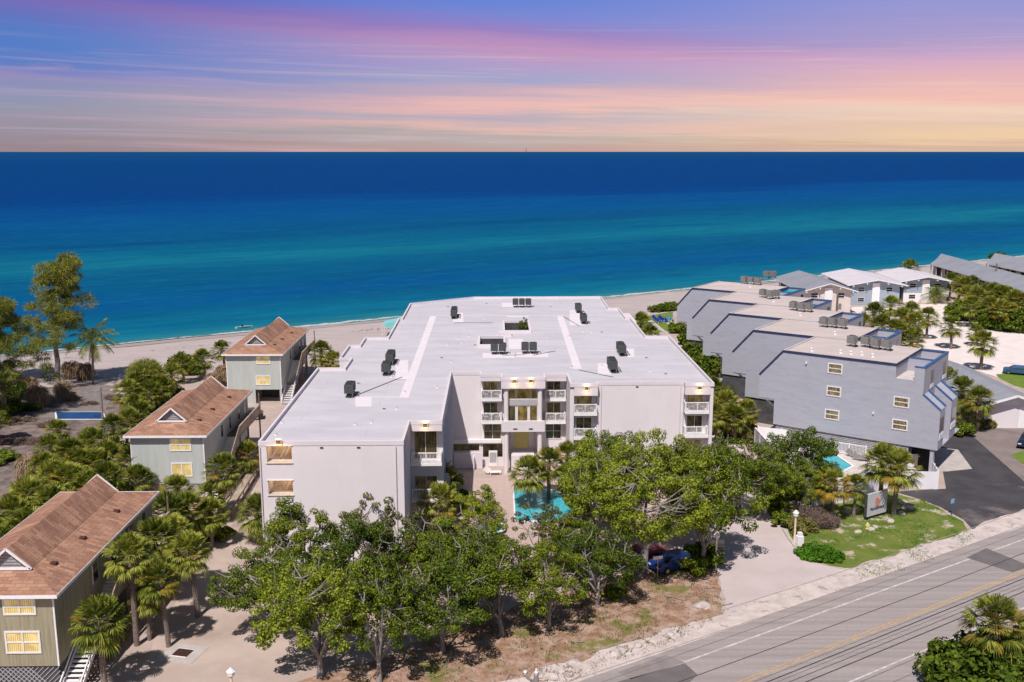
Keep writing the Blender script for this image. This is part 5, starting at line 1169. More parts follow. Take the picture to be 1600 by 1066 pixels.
# loungers by the pools
t0 = None
for k, (px, py, lab) in enumerate(((1309,694,'white lounger between the picket fence and the turquoise pool'),(1335,715,'grey lounger right of the turquoise condo pool'),(1345,720,'second grey lounger right of the turquoise condo pool'),(770,742,'white lounger on the paved terrace left of the turquoise pool'))):
    t = thing('pool_lounger', lab, 'lounger', ((*G(px,py), .05) if k == 3 else (*G(px,py,PD), PD+.02)), .7+k*.3, 'loungers beside the pools'); m = M['trim'] if k in (0,3) else M['ac_light']
    MB().box(-.32,-.95,.3,.32,.35,.37,m).build('seat', t, local=True); MB().bar((0,.35,.34),(0,.9,.8),.64,.06,m,up=(1,0,0)).build('backrest', t, local=True)
    for sy in (-.85,.25): MB().box(-.3,sy-.03,0,.3,sy+.03,.3,m).build('leg', t, local=True)
# ============================================================= CARS
def car(label, px, py, rz, colr, name='parked_car', suv=False, z=.03):
    x, y = G(px, py); t = thing(name, label, 'car', (x,y,z), rz, 'cars parked around the buildings'); m = pm('car_paint', colr, None, rough=.25, spec=.6)
    b = MB(); H = 1.0; Lc = 2.25
    prof = [(-Lc,.35),(-Lc,.8),(-Lc+.25,.92),(-1.35,.98),(-.75,1.42 if not suv else 1.6),(1.0,1.45 if not suv else 1.65),(1.75 if not suv else 2.0,1.0),(Lc-.05,.92),(Lc,.7),(Lc,.35)]
    def sec(w_, pr): return [(p[0], w_, p[1]) for p in pr]
    wlo = .9
    L_ = []; R__ = []
    for (px_, pz_) in prof: ww = wlo-(.18 if pz_ > 1.1 else 0.02 if pz_ > .9 else 0); L_.append((px_,-ww,pz_)); R__.append((px_,ww,pz_))
    b.face(L_[::-1][::-1], m); b.face(R__[::-1], m)
    for i in range(len(prof)): j = (i+1) % len(prof); b.face([L_[i], R__[i], R__[j], L_[j]][::1], m)
    b.build('body', t, local=True)
    g_ = MB(); zt_ = prof[4][1]-.06; zt2 = prof[5][1]-.07
    g_.face([(-1.3,-.8,1.03),(-.82,-.68,zt_),(-.82,.68,zt_),(-1.3,.8,1.03)][::-1], M['glassdk']); g_.face([(prof[6][0]-.05,-.78,1.06),(1.08,-.68,zt2),(1.08,.68,zt2),(prof[6][0]-.05,.78,1.06)], M['glassdk'])
    for s_ in (-1,1): g_.face([(-1.2,s_*.905,1.02),(-.72,s_*.735,zt_-.04),(.95,s_*.735,zt2-.04),(1.55,s_*.9,1.03)], M['glassdk'])
    g_.build('glass', t, local=True)
    for sx in (-1.4,1.4):
        for sy in (-.86,.86):
            w = MB().tube((sx,sy-.1,.34),(sx,sy+.1,.34),.34,.34,M['tyre'],18).build('wheel', t, local=True); MB().tube((sx,sy-.115,.34),(sx,sy+.115,.34),.2,.2,M['chrome'],12).build('rim', w, local=True)
    for sy in (-.6,.6): MB().box(-Lc-.015,sy-.2,.62,-Lc+.02,sy+.2,.76,M['trim']).build('headlight', t, local=True)
    return t
car('black car parked under the far house, beside the white building', 386, 655, .2, (.012,.012,.014))
car('blue car parked in the shade under the big tree', 1052, 888, .5, (.008,.03,.15))
car('red car glimpsed behind the big tree trunk', 1008, 876, .4, (.30,.02,.03))
car('blue car parked on the lawn at the right edge', 1590, 585, -.5, (.03,.09,.20), suv=False)
car('dark blue car at the right edge of the asphalt lane', 1606, 697, .9, (.01,.02,.05), suv=True)
car('white car glimpsed between the trees behind the shell drive', 640, 870, 1.2, (.6,.6,.6))
# ============================================================= VEGETATION
def leaf_blob(mb, c, rad, n, size, m, rng, flat=.75, shape='leaf', up=.5):
    """n leaves scattered through a clump of the crown"""
    km = mb.mi(m)
    for _ in range(n):
        while True:
            p = Vector((rng.uniform(-1,1), rng.uniform(-1,1), rng.uniform(-1,1)))
            if .15 < p.length < 1: break
        p = p.normalized()*(p.length**.55); q = c+Vector((p.x*rad, p.y*rad, p.z*rad*flat))
        nrm = (p+Vector((rng.gauss(0,.45), rng.gauss(0,.45), up+rng.gauss(0,.35)))).normalized()
        a = nrm.cross(Vector((rng.gauss(0,1), rng.gauss(0,1), rng.gauss(0,1)))).normalized(); b = nrm.cross(a)
        s_ = size*rng.uniform(.6,1.35); w = s_*(.42 if shape == 'leaf' else .07); i = len(mb.v)
        if shape == 'leaf':
            mb.v += [tuple(q-a*s_*.5), tuple(q+b*w-nrm*.1*s_), tuple(q+a*s_*.5), tuple(q-b*w-nrm*.1*s_)]
        else:
            d = (p+Vector((rng.gauss(0,.4), rng.gauss(0,.4), rng.gauss(.1,.4)))).normalized(); bb = d.cross(Vector((rng.gauss(0,1),rng.gauss(0,1),rng.gauss(0,1)))).normalized()*w
            mb.v += [tuple(q-d*s_*.7-bb), tuple(q-d*s_*.7+bb), tuple(q+d*s_*.7+bb*.3-Vector((0,0,s_*.2))), tuple(q+d*s_*.7-bb*.3-Vector((0,0,s_*.2)))]
        mb.f.append((i,i+1,i+2,i+3)); mb.m.append(km)
def broad_meshes(seed, Rr, H, clumps=75, leaves=85, lsize=.3, leaf='leaf1', bare=.25, lean=(0,0), open_=.0, trunk_r=.28, shape='leaf', low=.30, crad=(.55,1.0)):
    rng = random.Random(seed); tr, cr = MB(), MB()
    bark = M['bark']; hub = Vector((lean[0]*.3, lean[1]*.3, H*.18)); tr.path([Vector((0,0,-.1)), Vector((lean[0]*.1,lean[1]*.1,H*.08)), hub], [trunk_r*1.4, trunk_r, trunk_r*.85], bark, 9)
    tips = []
    nl = 6
    for k in range(nl):
        a = 2*pi*k/nl+rng.uniform(-.4,.4); rr = Rr*rng.uniform(.45,.75); top = Vector((cos(a)*rr+lean[0], sin(a)*rr+lean[1], H*rng.uniform(.55,.85)))
        mid = hub.lerp(top, .5)+Vector((rng.uniform(-.4,.4), rng.uniform(-.4,.4), -.2)); tr.path([hub, mid, top], [trunk_r*.62, trunk_r*.4, .05], bark, 7); tips += [mid.lerp(top,.5), top]
        for j in range(4):
            s0 = hub.lerp(top, rng.uniform(.4,.95)); e = s0+Vector((rng.gauss(0,1), rng.gauss(0,1), rng.uniform(.1,1.2))).normalized()*Rr*rng.uniform(.25,.5)
            tr.path([s0, s0.lerp(e,.5)+Vector((0,0,.12)), e], [.075,.05,.02], bark, 5); tips.append(e)
    ctr = Vector((lean[0], lean[1], H*.62))
    for k in range(clumps):
        # shell-biased positions in a lumpy ellipsoid
        th = rng.uniform(0,2*pi); ph = math.asin(rng.uniform(-.6,1)); rad = rng.uniform(.45,1)**.55
        lump = 1+.26*sin(3*th+seed)+.20*sin(5*th+2*seed+3*ph)+.12*sin(4*ph+seed)
        p = ctr+Vector((cos(th)*cos(ph)*Rr*rad*lump, sin(th)*cos(ph)*Rr*rad*lump, sin(ph)*H*.40*rad*lump))
        if p.z < H*low: p.z = H*low+rng.uniform(0,.6)
        p = ctr+(p-ctr)*min(1., Rr*1.12/max(.01,(p-ctr).length)) if (p-ctr).length > Rr*1.12 else p
        if rng.random() < open_: continue
        r0 = rng.uniform(*crad)
        leaf_blob(cr, p, r0, int(leaves*(r0/.8)**1.4), lsize, M[leaf], rng, .7, shape)
        if rng.random() < bare or (p-ctr).length > Rr*.85 or p.z > H*.9:
            s0 = min(tips, key=lambda t: (t-p).length); tr.path([s0, s0.lerp(p,.55)+Vector((0,0,.1)), p+Vector((rng.gauss(0,.3),rng.gauss(0,.3),r0*1.0))], [.055,.04,.012], bark, 5)
    for e in tips[:10]: leaf_blob(cr, e, .7, leaves//2, lsize, M[leaf], rng, .7, shape)
    return tr.mesh('trunk'), cr.mesh('crown')
def place(name, meshes, label, cat, loc, rz=0, sc=1., group=None, parts=('trunk','crown')):
    t = thing(name, label, cat, loc, rz, group); t.scale = (sc,sc,sc) if isinstance(sc, (int,float)) else sc
    for nm, me in zip(parts, meshes):
        if me is None: continue
        o = bpy.data.objects.new(nm, me); COL.objects.link(o); o.parent = t
    return t
CR = (.38,.82)
BV = [broad_meshes(11, 4.0, 8.0, 125, 250, .16, 'leaf1', .7, crad=CR, trunk_r=.22), broad_meshes(23, 3.6, 8.8, 108, 250, .16, 'leaf1', .8, (1.0,-.4), crad=CR, trunk_r=.22), broad_meshes(37, 4.1, 7.4, 118, 250, .16, 'leaf2', .6, (-.6,.3), crad=CR, trunk_r=.2),
      broad_meshes(51, 6.4, 11.0, 330, 270, .16, 'leaf1', .6, (.4,0), trunk_r=.36, crad=(.4,.9)), broad_meshes(64, 3.6, 7.4, 62, 200, .18, 'leafolive', 2.0, (0,0), .15, crad=(.3,.65), trunk_r=.2),
      broad_meshes(77, 3.4, 8.6, 92, 270, .155, 'leafmid', .9, (.5,.5), crad=(.35,.75), trunk_r=.2)]
# (crown x, crown y in the picture, height of that point, variant, scale, label)
bt = [(497,965,4.6,0,.98,'leafy tree at the lower left end of the row, over the shell drive'),(590,968,4.8,5,.9,'leafy tree second from the left in the roadside row, trunk rooted in the litter'),
      (690,925,4.8,2,.92,'leafy tree third from the left in the roadside row'),(785,915,4.2,1,.82,'leafy tree left of the middle, in front of the pool terrace'),
      (858,905,4.2,5,.78,'small leafy tree on the verge below the turquoise pool'),(935,870,4.4,2,.8,'leafy tree on the verge with a pale forked trunk, left of the big tree'),
      (1008,790,6.2,3,1.0,'biggest broad tree in front of the blank white wall'),(425,905,4.6,2,.86,'leafy tree at the left end, nearest the palm-lined drive'),
      (470,850,4.6,5,.86,'leafy tree before the lower stair window of the left wing'),(545,865,4.6,2,.9,'leafy tree before the blank front of the left wing'),
      (630,850,4.6,4,1.0,'thin half-bare olive tree at the corner of the left wing'),(560,800,4.6,4,.86,'bare-twigged olive tree against the white left wing'),
      (700,860,4.4,2,.84,'leafy tree below the shaded side wall'),(752,815,3.8,5,.7,'slim leafy tree rising left of the turquoise pool'),
      (893,832,3.8,0,.62,'leafy tree between the two pools'),(925,735,6.0,2,.95,'leafy tree hiding the lowest balconies right of the portico'),
      (1082,725,6.2,1,.85,'tall sprig of leafy tree against the blank white wall'),(1148,735,5.4,2,1.02,'leafy tree under the corner balcony of the white building'),
      (1100,800,5.4,5,1.15,'leafy tree just left of the shell driveway'),(1188,745,4.6,1,.72,'leafy tree between the shell driveway and the grey panelled fence'),
      (1242,712,4.8,2,.95,'dark broad tree over the condo pool fence'),(1268,742,4.2,0,.6,'smaller tree overhanging the condo pool corner'),(960,700,6.4,0,.9,'rounded tree crown under the right bay balconies'),(852,815,4.2,4,.74,'small airy olive tree before the turquoise pool'),
      (735,885,4.6,0,.8,'leafy tree filling the row below the courtyard')]
rt = random.Random(99)
for k, (px, py, h, v, s_, lab) in enumerate(bt):
    x, y = G(px, py, h); place('leafy_tree', BV[v], lab, 'tree', (x,y,0), [0,.9,2.2,3.1,4.0,5.1][k % 6] if v != 3 else .3, (s_*1.02,s_*1.02,s_*1.06), 'leafy trees in front of the white building')

# ---- fan palms
def fan_frond(mb, base, az, el, plen, fr, m, rng, nleaf=15, droop=.55, stemm=None):
    d = Vector((cos(az)*cos(el), sin(az)*cos(el), sin(el))); side = Vector((-sin(az), cos(az), 0)); up = side.cross(d)*-1
    if up.z < 0: up = -up
    tip = base+d*plen-Vector((0,0,plen*.10)); mb.tube(base, tip, .028, .016, stemm or m, 4, caps=False)
    km = mb.mi(m)
    for j in range(nleaf):
        t = (j/(nleaf-1)-.5)*2; a = t*1.45; L = fr*(1-.28*abs(t)**1.6)*rng.uniform(.88,1.08)
        dd = (d*cos(a)+side*sin(a)+up*(.22*(1-abs(t)))).normalized(); w = .046*fr; perp = dd.cross(up).normalized()*w
        p0 = tip; p1 = tip+dd*L*.5; p2 = tip+dd*L*.82-Vector((0,0,L*droop*.28)); p3 = tip+dd*L*.95-Vector((0,0,L*droop*(.62+.3*rng.random())))
        i = len(mb.v); mb.v += [tuple(p0), tuple(p1-perp), tuple(p1+perp), tuple(p2-perp*.8), tuple(p2+perp*.8), tuple(p3)]
        mb.f += [(i,i+1,i+2),(i+1,i+3,i+4,i+2),(i+3,i+5,i+4)]; mb.m += [km]*3
def fan_palm(seed, H, Rr=1.0, nf=38, m='palm', lean=(0,0), dead=10, my=0):
    rng = random.Random(seed); tr, cr, dd = MB(), MB(), MB(); pts = []; rs = []
    for k in range(9):
        f = k/8; pts.append(Vector((lean[0]*f**1.5, lean[1]*f**1.5, H*f-.1*(k == 0)))); rs.append((.20-.035*f)*(1+.12*(k % 2)))
    tr.path(pts, rs, M['trunk'], 9); top = pts[-1]
    for k in range(14):
        a = k*2.4; tr.bar(top+Vector((cos(a)*.12,sin(a)*.12,-.75+.05*k)), top+Vector((cos(a)*.36,sin(a)*.36,-.45+.05*k)), .1, .03, M['trunk'])
    for k in range(nf):
        f = (k+.5)/nf; el = 1.5-2.35*f+rng.gauss(0,.1); az = k*2.39996+rng.gauss(0,.12)
        fan_frond(cr, top, az, el, (.95+.35*f)*Rr*rng.uniform(.9,1.1), .98*Rr*rng.uniform(.85,1.1), M['palmy'] if (rng.random() < my and f > .35) else M[m], rng, 17, .18+.5*f*f)
    for k in range(dead): fan_frond(dd, top-Vector((0,0,.1)), k*2.4+rng.random(), -1.0-rng.random()*.4, .8*Rr, .8*Rr, M['dead'], rng, 9, 1.0)
    return (tr.mesh('trunk'), cr.mesh('crown'), dd.mesh('dead_fronds') if dead else None)
hts = {}
def palm_mesh(kind, h):
    key = (kind, round(h*2)/2)
    if key not in hts:
        sd = len(hts)+kind*31+5; H = key[1]
        hts[key] = fan_palm(sd, H, [1.0,1.0,.95,1.05][kind], [54,50,48,44][kind], 'palm', [(0,0),(.5,.2),(-.3,.3),(.0,0)][kind], [8,10,14,6][kind], [.06,.18,.3,.75][kind])
    return hts[key]
# crown px, crown py, crown height, kind, scale, label
pl = [(155,972,5.2,0,.94,'fan palm nearest the camera, before the olive house stairs'),(203,866,7.4,0,.92,'tallest fan palm of the drive row, its bare trunk rising past the eave'),(229,936,3.4,1,.7,'short fan palm between the tall one and the orange-skirted one'),
 (256,903,5.6,2,.82,'fan palm with orange hanging skirt in the drive row'),(240,838,6.2,1,.86,'fan palm behind the tall one at the eave of the nearest house'),(268,835,5.8,0,.86,'fan palm in the middle of the drive row clump'),(303,866,5.4,1,.9,'fan palm at the right edge of the drive row clump'),
 (262,800,4.8,0,.95,'fan palm above the clump beside the roof corner'),(300,792,4.4,1,.95,'fan palm below the middle house lattice base'),(338,732,5.6,1,.96,'fan palm with leaning trunk at the corner of the middle house'),
 (402,802,3.0,0,.95,'drooping fan palm before the lower dark opening of the left wing'),(388,708,2.8,3,.8,'yellow-orange fan palm at the left wing corner'),(324,775,3.0,2,.8,'low fan palm by the middle house steps'),
 (214,714,4.6,2,.98,'upper fan palm at the left of the sage wall'),(213,753,3.0,2,.92,'lower fan palm at the left of the sage wall'),
 (389,565,5.4,0,.95,'fan palm standing before the far house front'),(502,552,4.6,0,1.05,'fan palm in the gap between the far house and the white building'),(521,560,3.8,1,.9,'smaller fan palm touching the stepped roof edge'),
 (18,800,3.6,0,1.0,'fan palm low at the left edge above the brown roof'),(48,770,4.0,1,1.0,'fan palm beside the left edge, above the nearest roof'),(80,742,4.2,0,1.0,'fan palm left of the brown ridge peak'),(112,748,3.8,2,1.0,'fan palm with tan skirt just above the ridge peak'),
 (70,700,3.6,1,.9,'fan palm left of the bleached branches'),(108,705,4.2,0,1.0,'fan palm in the middle of the left thicket'),(142,690,4.2,1,1.05,'fan palm in the left thicket below the blue pool'),(150,722,4.2,0,1.0,'fan palm in the left thicket nearest the middle house'),
 (92,672,3.4,2,.85,'fan palm at the upper left of the thicket by the blue pool'),(182,668,4.4,2,.9,'shaggy fan palm right of the blue pool'),(128,762,3.4,1,.9,'low fan palm behind the ridge peak'),(20,840,2.8,0,.9,'low fan palm cut by the left edge'),
 (192,612,4.6,1,1.0,'fan palm at the left end of the beachside thicket'),(212,596,4.6,0,.95,'fan palm in the beachside thicket beside the dark pine'),(236,585,4.4,2,1.0,'fan palm in the middle of the beachside thicket'),(262,583,4.2,1,1.0,'fan palm at the right of the beachside thicket'),
 (205,632,4.0,2,.95,'low shaggy fan palm before the beachside thicket'),(318,560,3.6,2,1.0,'fan palm left of the far house eave'),(350,548,3.4,1,.9,'fan palm tight behind the far house eave'),
 (682,748,4.4,3,1.1,'orange-yellow fan palm at the shaded corner of the left wing'),(676,780,3.6,1,1.0,'green fan palm under the orange one by the left wing'),(600,775,4.0,0,1.05,'fan palm against the blank left wing front'),
 (826,738,4.0,0,1.0,'fan palm at the upper left corner of the turquoise pool'),(858,722,4.2,3,.9,'yellowing fan palm right of the portico column'),(892,716,4.2,2,.95,'fan palm below the right middle balconies'),
 (120,720,4.6,2,.95,'fan palm half way up the left thicket'),(170,705,4.6,1,.95,'fan palm at the right rim of the left thicket'),(165,745,4.4,0,.95,'fan palm beside the ridge peak of the nearest roof'),(60,730,3.6,1,.9,'fan palm behind the bleached branches'),
 (40,820,3.6,0,1.0,'fan palm above the left slope of the nearest roof'),(75,790,3.8,2,1.0,'fan palm hugging the nearest roof ridge'),(228,612,4.4,1,.95,'fan palm behind the blue pool thicket front'),(250,602,4.2,0,1.0,'fan palm in the thicket, second from its right'),(286,566,3.6,2,.9,'fan palm at the beach end of the thicket'),
 (220,648,3.6,0,.95,'fan palm at the thicket foot toward the middle house'),(195,655,3.8,1,.9,'fan palm directly right of the wooden pole'),(328,800,3.6,0,.85,'fan palm beside the leaning palm trunk'),(285,765,3.6,1,.9,'fan palm under the middle house left corner'),
 (1118,606,5.0,2,.9,'fan palm beside the white building\'s right end, upper of the row'),(1133,628,5.0,2,.95,'fan palm second down the side-path row'),(1122,650,4.4,2,.9,'fan palm with bare trunk touching the corner balconies'),(1150,652,3.6,2,.95,'fan palm over the top of the grey panelled fence'),(1170,642,3.4,1,.85,'fan palm under the sawtooth overhang'),
 (1000,505,3.8,2,1.2,'fan palm behind the stepped roof toward the beach'),(1014,520,3.0,2,1.0,'low fan palm beside the beach path'),
 (1380,718,5.6,0,1.05,'left crown of the twin palms beside the entrance sign'),(1402,724,5.6,1,1.05,'right crown of the twin palms beside the entrance sign'),(1303,757,3.8,3,.85,'thin-crowned palm left of the entrance sign, under the dark tree'),(1337,760,3.4,1,.66,'leaning palm whose crown overlaps the entrance sign'),
 (1506,608,4.6,2,1.1,'fan palm beside the sawtooth building bays, left of two'),(1531,624,4.4,1,1.0,'fan palm beside the annex roof, right of two'),(1478,588,4.0,1,.8,'palm tip peeking over the sawtooth bays'),
 (1366,488,4.4,0,1.25,'fan palm in the white sand grove, left end'),(1390,474,4.6,2,1.25,'fan palm at the top of the white sand grove'),(1378,508,4.4,1,1.25,'fan palm low in the white sand grove, by the terrace box'),(1412,498,4.4,1,1.25,'fan palm in the middle of the white sand grove'),(1424,486,4.2,0,1.2,'fan palm at the right of the white sand grove'),(1404,515,3.8,1,1.1,'fan palm at the foot of the white sand grove'),
 (1450,496,4.4,0,1.12,'leaning fan palm alone on the white sand'),(1489,510,4.4,1,1.1,'fan palm alone on the white sand, straight trunk'),(1536,537,4.6,0,1.2,'large fan palm alone on the white sand nearest the annex'),(1420,530,2.0,1,1.2,'low bushy fan palm behind the roof terrace'),
 (1500,446,5.2,2,1.2,'palm by the right cottage wall in the right grove'),(1520,446,5.2,2,1.2,'palm before the long grey roof, left'),(1543,454,5.2,1,1.1,'palm poking above the long grey roof edge'),(1508,458,5.0,1,1.2,'palm low at the left side of the right grove'),(1530,463,5.2,2,1.3,'palm with tan skirt in the right grove, left of centre'),
 (1552,458,5.2,1,1.2,'palm in the centre of the right grove'),(1572,462,5.4,2,1.35,'palm with tall bare trunk in the right grove'),(1592,470,5.0,1,1.2,'palm at the right edge of the grove'),(1545,480,4.6,1,1.2,'palm low in the centre of the right grove'),(1528,520,2.6,1,.9,'low palm on the sand beside the large one'),
 (1512,446,5.4,1,1.2,'palm behind the right grove front, upper left'),(1562,461,5.4,0,1.2,'palm high in the right grove beneath the roof edge'),(1583,467,5.4,2,1.2,'palm high near the frame edge'),(1518,478,4.6,0,1.2,'palm in the lower left of the right grove'),(1564,482,4.8,2,1.2,'palm in the lower right of the right grove'),
 (1486,438,5.0,0,1.1,'palm between the right cottage and the long grey roof'),(1350,505,3.8,2,1.0,'shaggy palm at the left foot of the white sand grove'),(1432,505,4.0,2,1.2,'palm at the lower right of the white sand grove'),
 (1362,404,3.0,0,1.0,'distant palm behind the cottages'),(1421,421,4.0,0,1.5,'palm top peeking above the right cottage roof'),
 (1548,972,5.0,2,1.12,'fan palm standing over the thicket in the bottom right corner')]
for k, (px, py, h, kind, s_, lab) in enumerate(pl):
    if px == 1362: continue
    x, y = G(px, py, h); place('fan_palm', palm_mesh(kind, h/s_/1.14), lab, 'palm tree', (x,y,0), rt.uniform(0,6.28), s_*1.14, 'fan palms around the buildings', ('trunk','crown','dead_fronds'))
# ---- coconut palm
def coco(seed, H, nf=24, Lf=4.5):
    rng = random.Random(seed); tr, cr, dd = MB(), MB(), MB()
    pts = [Vector((.5*sin(k/8*1.2)-.0,0,H*k/8)) for k in range(9)]; tr.path(pts, [.2-.01*k for k in range(9)], M['trunk'], 8); top = pts[-1]
    for k in range(nf+6):
        deadf = k >= nf; mb = dd if deadf else cr; mat_ = M['dead'] if deadf else M['palm']
        az = k*2.4+rng.gauss(0,.15); el = (1.25-1.7*(k/nf)) if not deadf else -1.25; L = Lf*rng.uniform(.85,1.1)*(.75 if deadf else 1)
        d = Vector((cos(az)*cos(el), sin(az)*cos(el), sin(el))); h = Vector((cos(az), sin(az), 0)); q = []; p = top.copy(); v = d.copy()
        for j in range(9): q.append(p.copy()); p = p+v*(L/8); v = (v+Vector((0,0,-.16))).normalized()
        mb.path(q, [.04-.004*j for j in range(9)], mat_, 4); km = mb.mi(mat_); side = Vector((-sin(az), cos(az), 0))
        for j in range(1,8):
            for f in (0,.33,.66):
                c = q[j].lerp(q[j+1] if j < 8 else q[j], f); tg = (q[min(8,j+1)]-q[j-1]).normalized()
                for s_ in (-1,1):
                    LL = 1.15*sin(pi*(j+f+.6)/9.8)+.2; e = c+(side*s_*.75+tg*.55+Vector((0,0,-.45))).normalized()*LL; w = tg*.065
                    i = len(mb.v); mb.v += [tuple(c-w), tuple(c+w), tuple(e)]; mb.f.append((i,i+1,i+2)); mb.m.append(km)
    return tr.mesh('trunk'), cr.mesh('crown'), dd.mesh('dead_fronds')
x, y = G(145, 601); place('coconut_palm', coco(3, 7.4), 'tall feathery coconut palm alone on the sand at the left', 'palm tree', (x,y,0), .4, 1, None, ('trunk','crown','dead_fronds'))
for k, (px, py, s_, lab) in enumerate(((1552,650,.5,'small feathery palm before the annex garage'),(1512,668,.55,'feathery yellow-green palm beside the small white sign'),(1464,474,.7,'small feathery palm before the right cottage'))):
    x, y = G(px, py); place('feather_palm', coco(8+k, 2.2), lab, 'palm tree', (x,y,0), k, s_*1.3, None, ('trunk','crown','dead_fronds'))
# ---- pines at the left edge
def pine(seed, H, Rr, clumps, lean=(0,0), lowf=.4, right=0):
    rng = random.Random(seed); tr, cr = MB(), MB(); pts = [Vector((lean[0]*(k/10)**2+rng.gauss(0,.08), lean[1]*(k/10)**2, H*k/10)) for k in range(11)]
    tr.path(pts, [.42*(1-k/11)+.05 for k in range(11)], M['bark'], 9)
    for k in range(clumps):
        f = lowf+(1-lowf)*rng.random()**.9; c = pts[min(9,int(f*10))].lerp(pts[min(10,int(f*10)+1)], f*10 % 1); a = rng.uniform(0,2*pi); rr = Rr*(1.15-f)*rng.uniform(.25,1.15)+.5
        e = c+Vector((cos(a)*rr, sin(a)*rr, rng.uniform(.1,.9)*rr*.5))
        if k % 2 == 0: tr.path([c, c.lerp(e,.6)-Vector((0,0,.1)), e], [.09,.06,.02], M['bark'], 5)
        leaf_blob(cr, e, rng.uniform(.9,1.7), 260, .5, M['needle'], rng, .62, 'needle')
    return tr.mesh('trunk'), cr.mesh('crown')
P1 = pine(5, 20.5, 6.6, 84, (2.4,0), .30); P2 = pine(9, 17, 7.0, 90, (-1,0), .22)
x, y = G(92, 604); place('pine_tree', P1, 'tall airy pine with a bare lower trunk on the sand at the left', 'tree', (x,y,0), 0, 1.0, 'airy pines at the left edge')
for k, (px, py, m_, s_, lab) in enumerate(((8,652,P2,.98,'airy pine filling the left edge, only its right half in view'),(-14,604,P1,1.0,'airy pine behind, its crown top at the upper left edge'),(-20,700,P2,.5,'low dark pine at the left edge beside the litter yard'),(-75,672,P2,1.0,'unseen airy pine added beyond the left edge to shade the litter yard'))):  # last pine stands out of view, added to shade the litter yard
    x, y = G(px, py); place('pine_tree', m_, lab, 'tree', (x,y,0), 1.3+k*2.1, s_, 'airy pines at the left edge')
CON = pine(21, 6, 1.6, 44, (0,0), .1)
x, y = G(232, 640); place('conifer', CON, 'small dark pointed conifer in the beachside thicket', 'tree', (x,y,0), 0, 1.15)
# ---- bushes
def bush(seed, Rr, H, leaf, n=24, leaves=110, size=.26, twigs=0, shape='leaf'):
    rng = random.Random(seed); cr, tr = MB(), MB()
    for k in range(n):
        a = rng.uniform(0,2*pi); q = Rr*sqrt(rng.random())*.85; c = Vector((cos(a)*q, sin(a)*q, H*rng.uniform(.25,.8)*(1-.45*(q/Rr)**2)))
        leaf_blob(cr, c, rng.uniform(.35,.6)*min(1.6,max(.7,H/2)), leaves, size, M[leaf], rng, .8, shape)
        if k % 3 == 0 or twigs: tr.path([Vector((c.x*.2,c.y*.2,0)), c*.6+Vector((rng.gauss(0,.1),0,0)), c+Vector((rng.gauss(0,.2),rng.gauss(0,.2),.25+twigs*.4))], [.05,.035,.012], M['bark'], 5)
    return tr.mesh('stems'), cr.mesh('foliage')
BM = {'dark': bush(1,2.0,2.4,'leaf2'), 'green': bush(2,1.6,1.8,'leaf1'), 'olive': bush(3,1.6,1.9,'leafolive'), 'bright': bush(4,1.7,.8,'hedge',26,120,.2), 'dry': bush(5,1.7,1.7,'dry',26,130,.3,1,'needle'),
      'thatch': None, 'big': bush(6,2.6,3.4,'leaf2',40,130,.32), 'grape': bush(7,2.2,2.8,'leaf1',34,90,.34)}
rng = random.Random(17); th_, ts_ = MB(), MB()
for k in range(44): fan_frond(th_, Vector((0,0,1.4)), k*2.4, .9-1.9*k/44, .6, 1.1, M['dead'], rng, 11, 1.2)
ts_.tube((0,0,0),(0,0,1.5),.3,.25,M['trunk'],8); BM['thatch'] = (ts_.mesh('stems'), th_.mesh('foliage'))
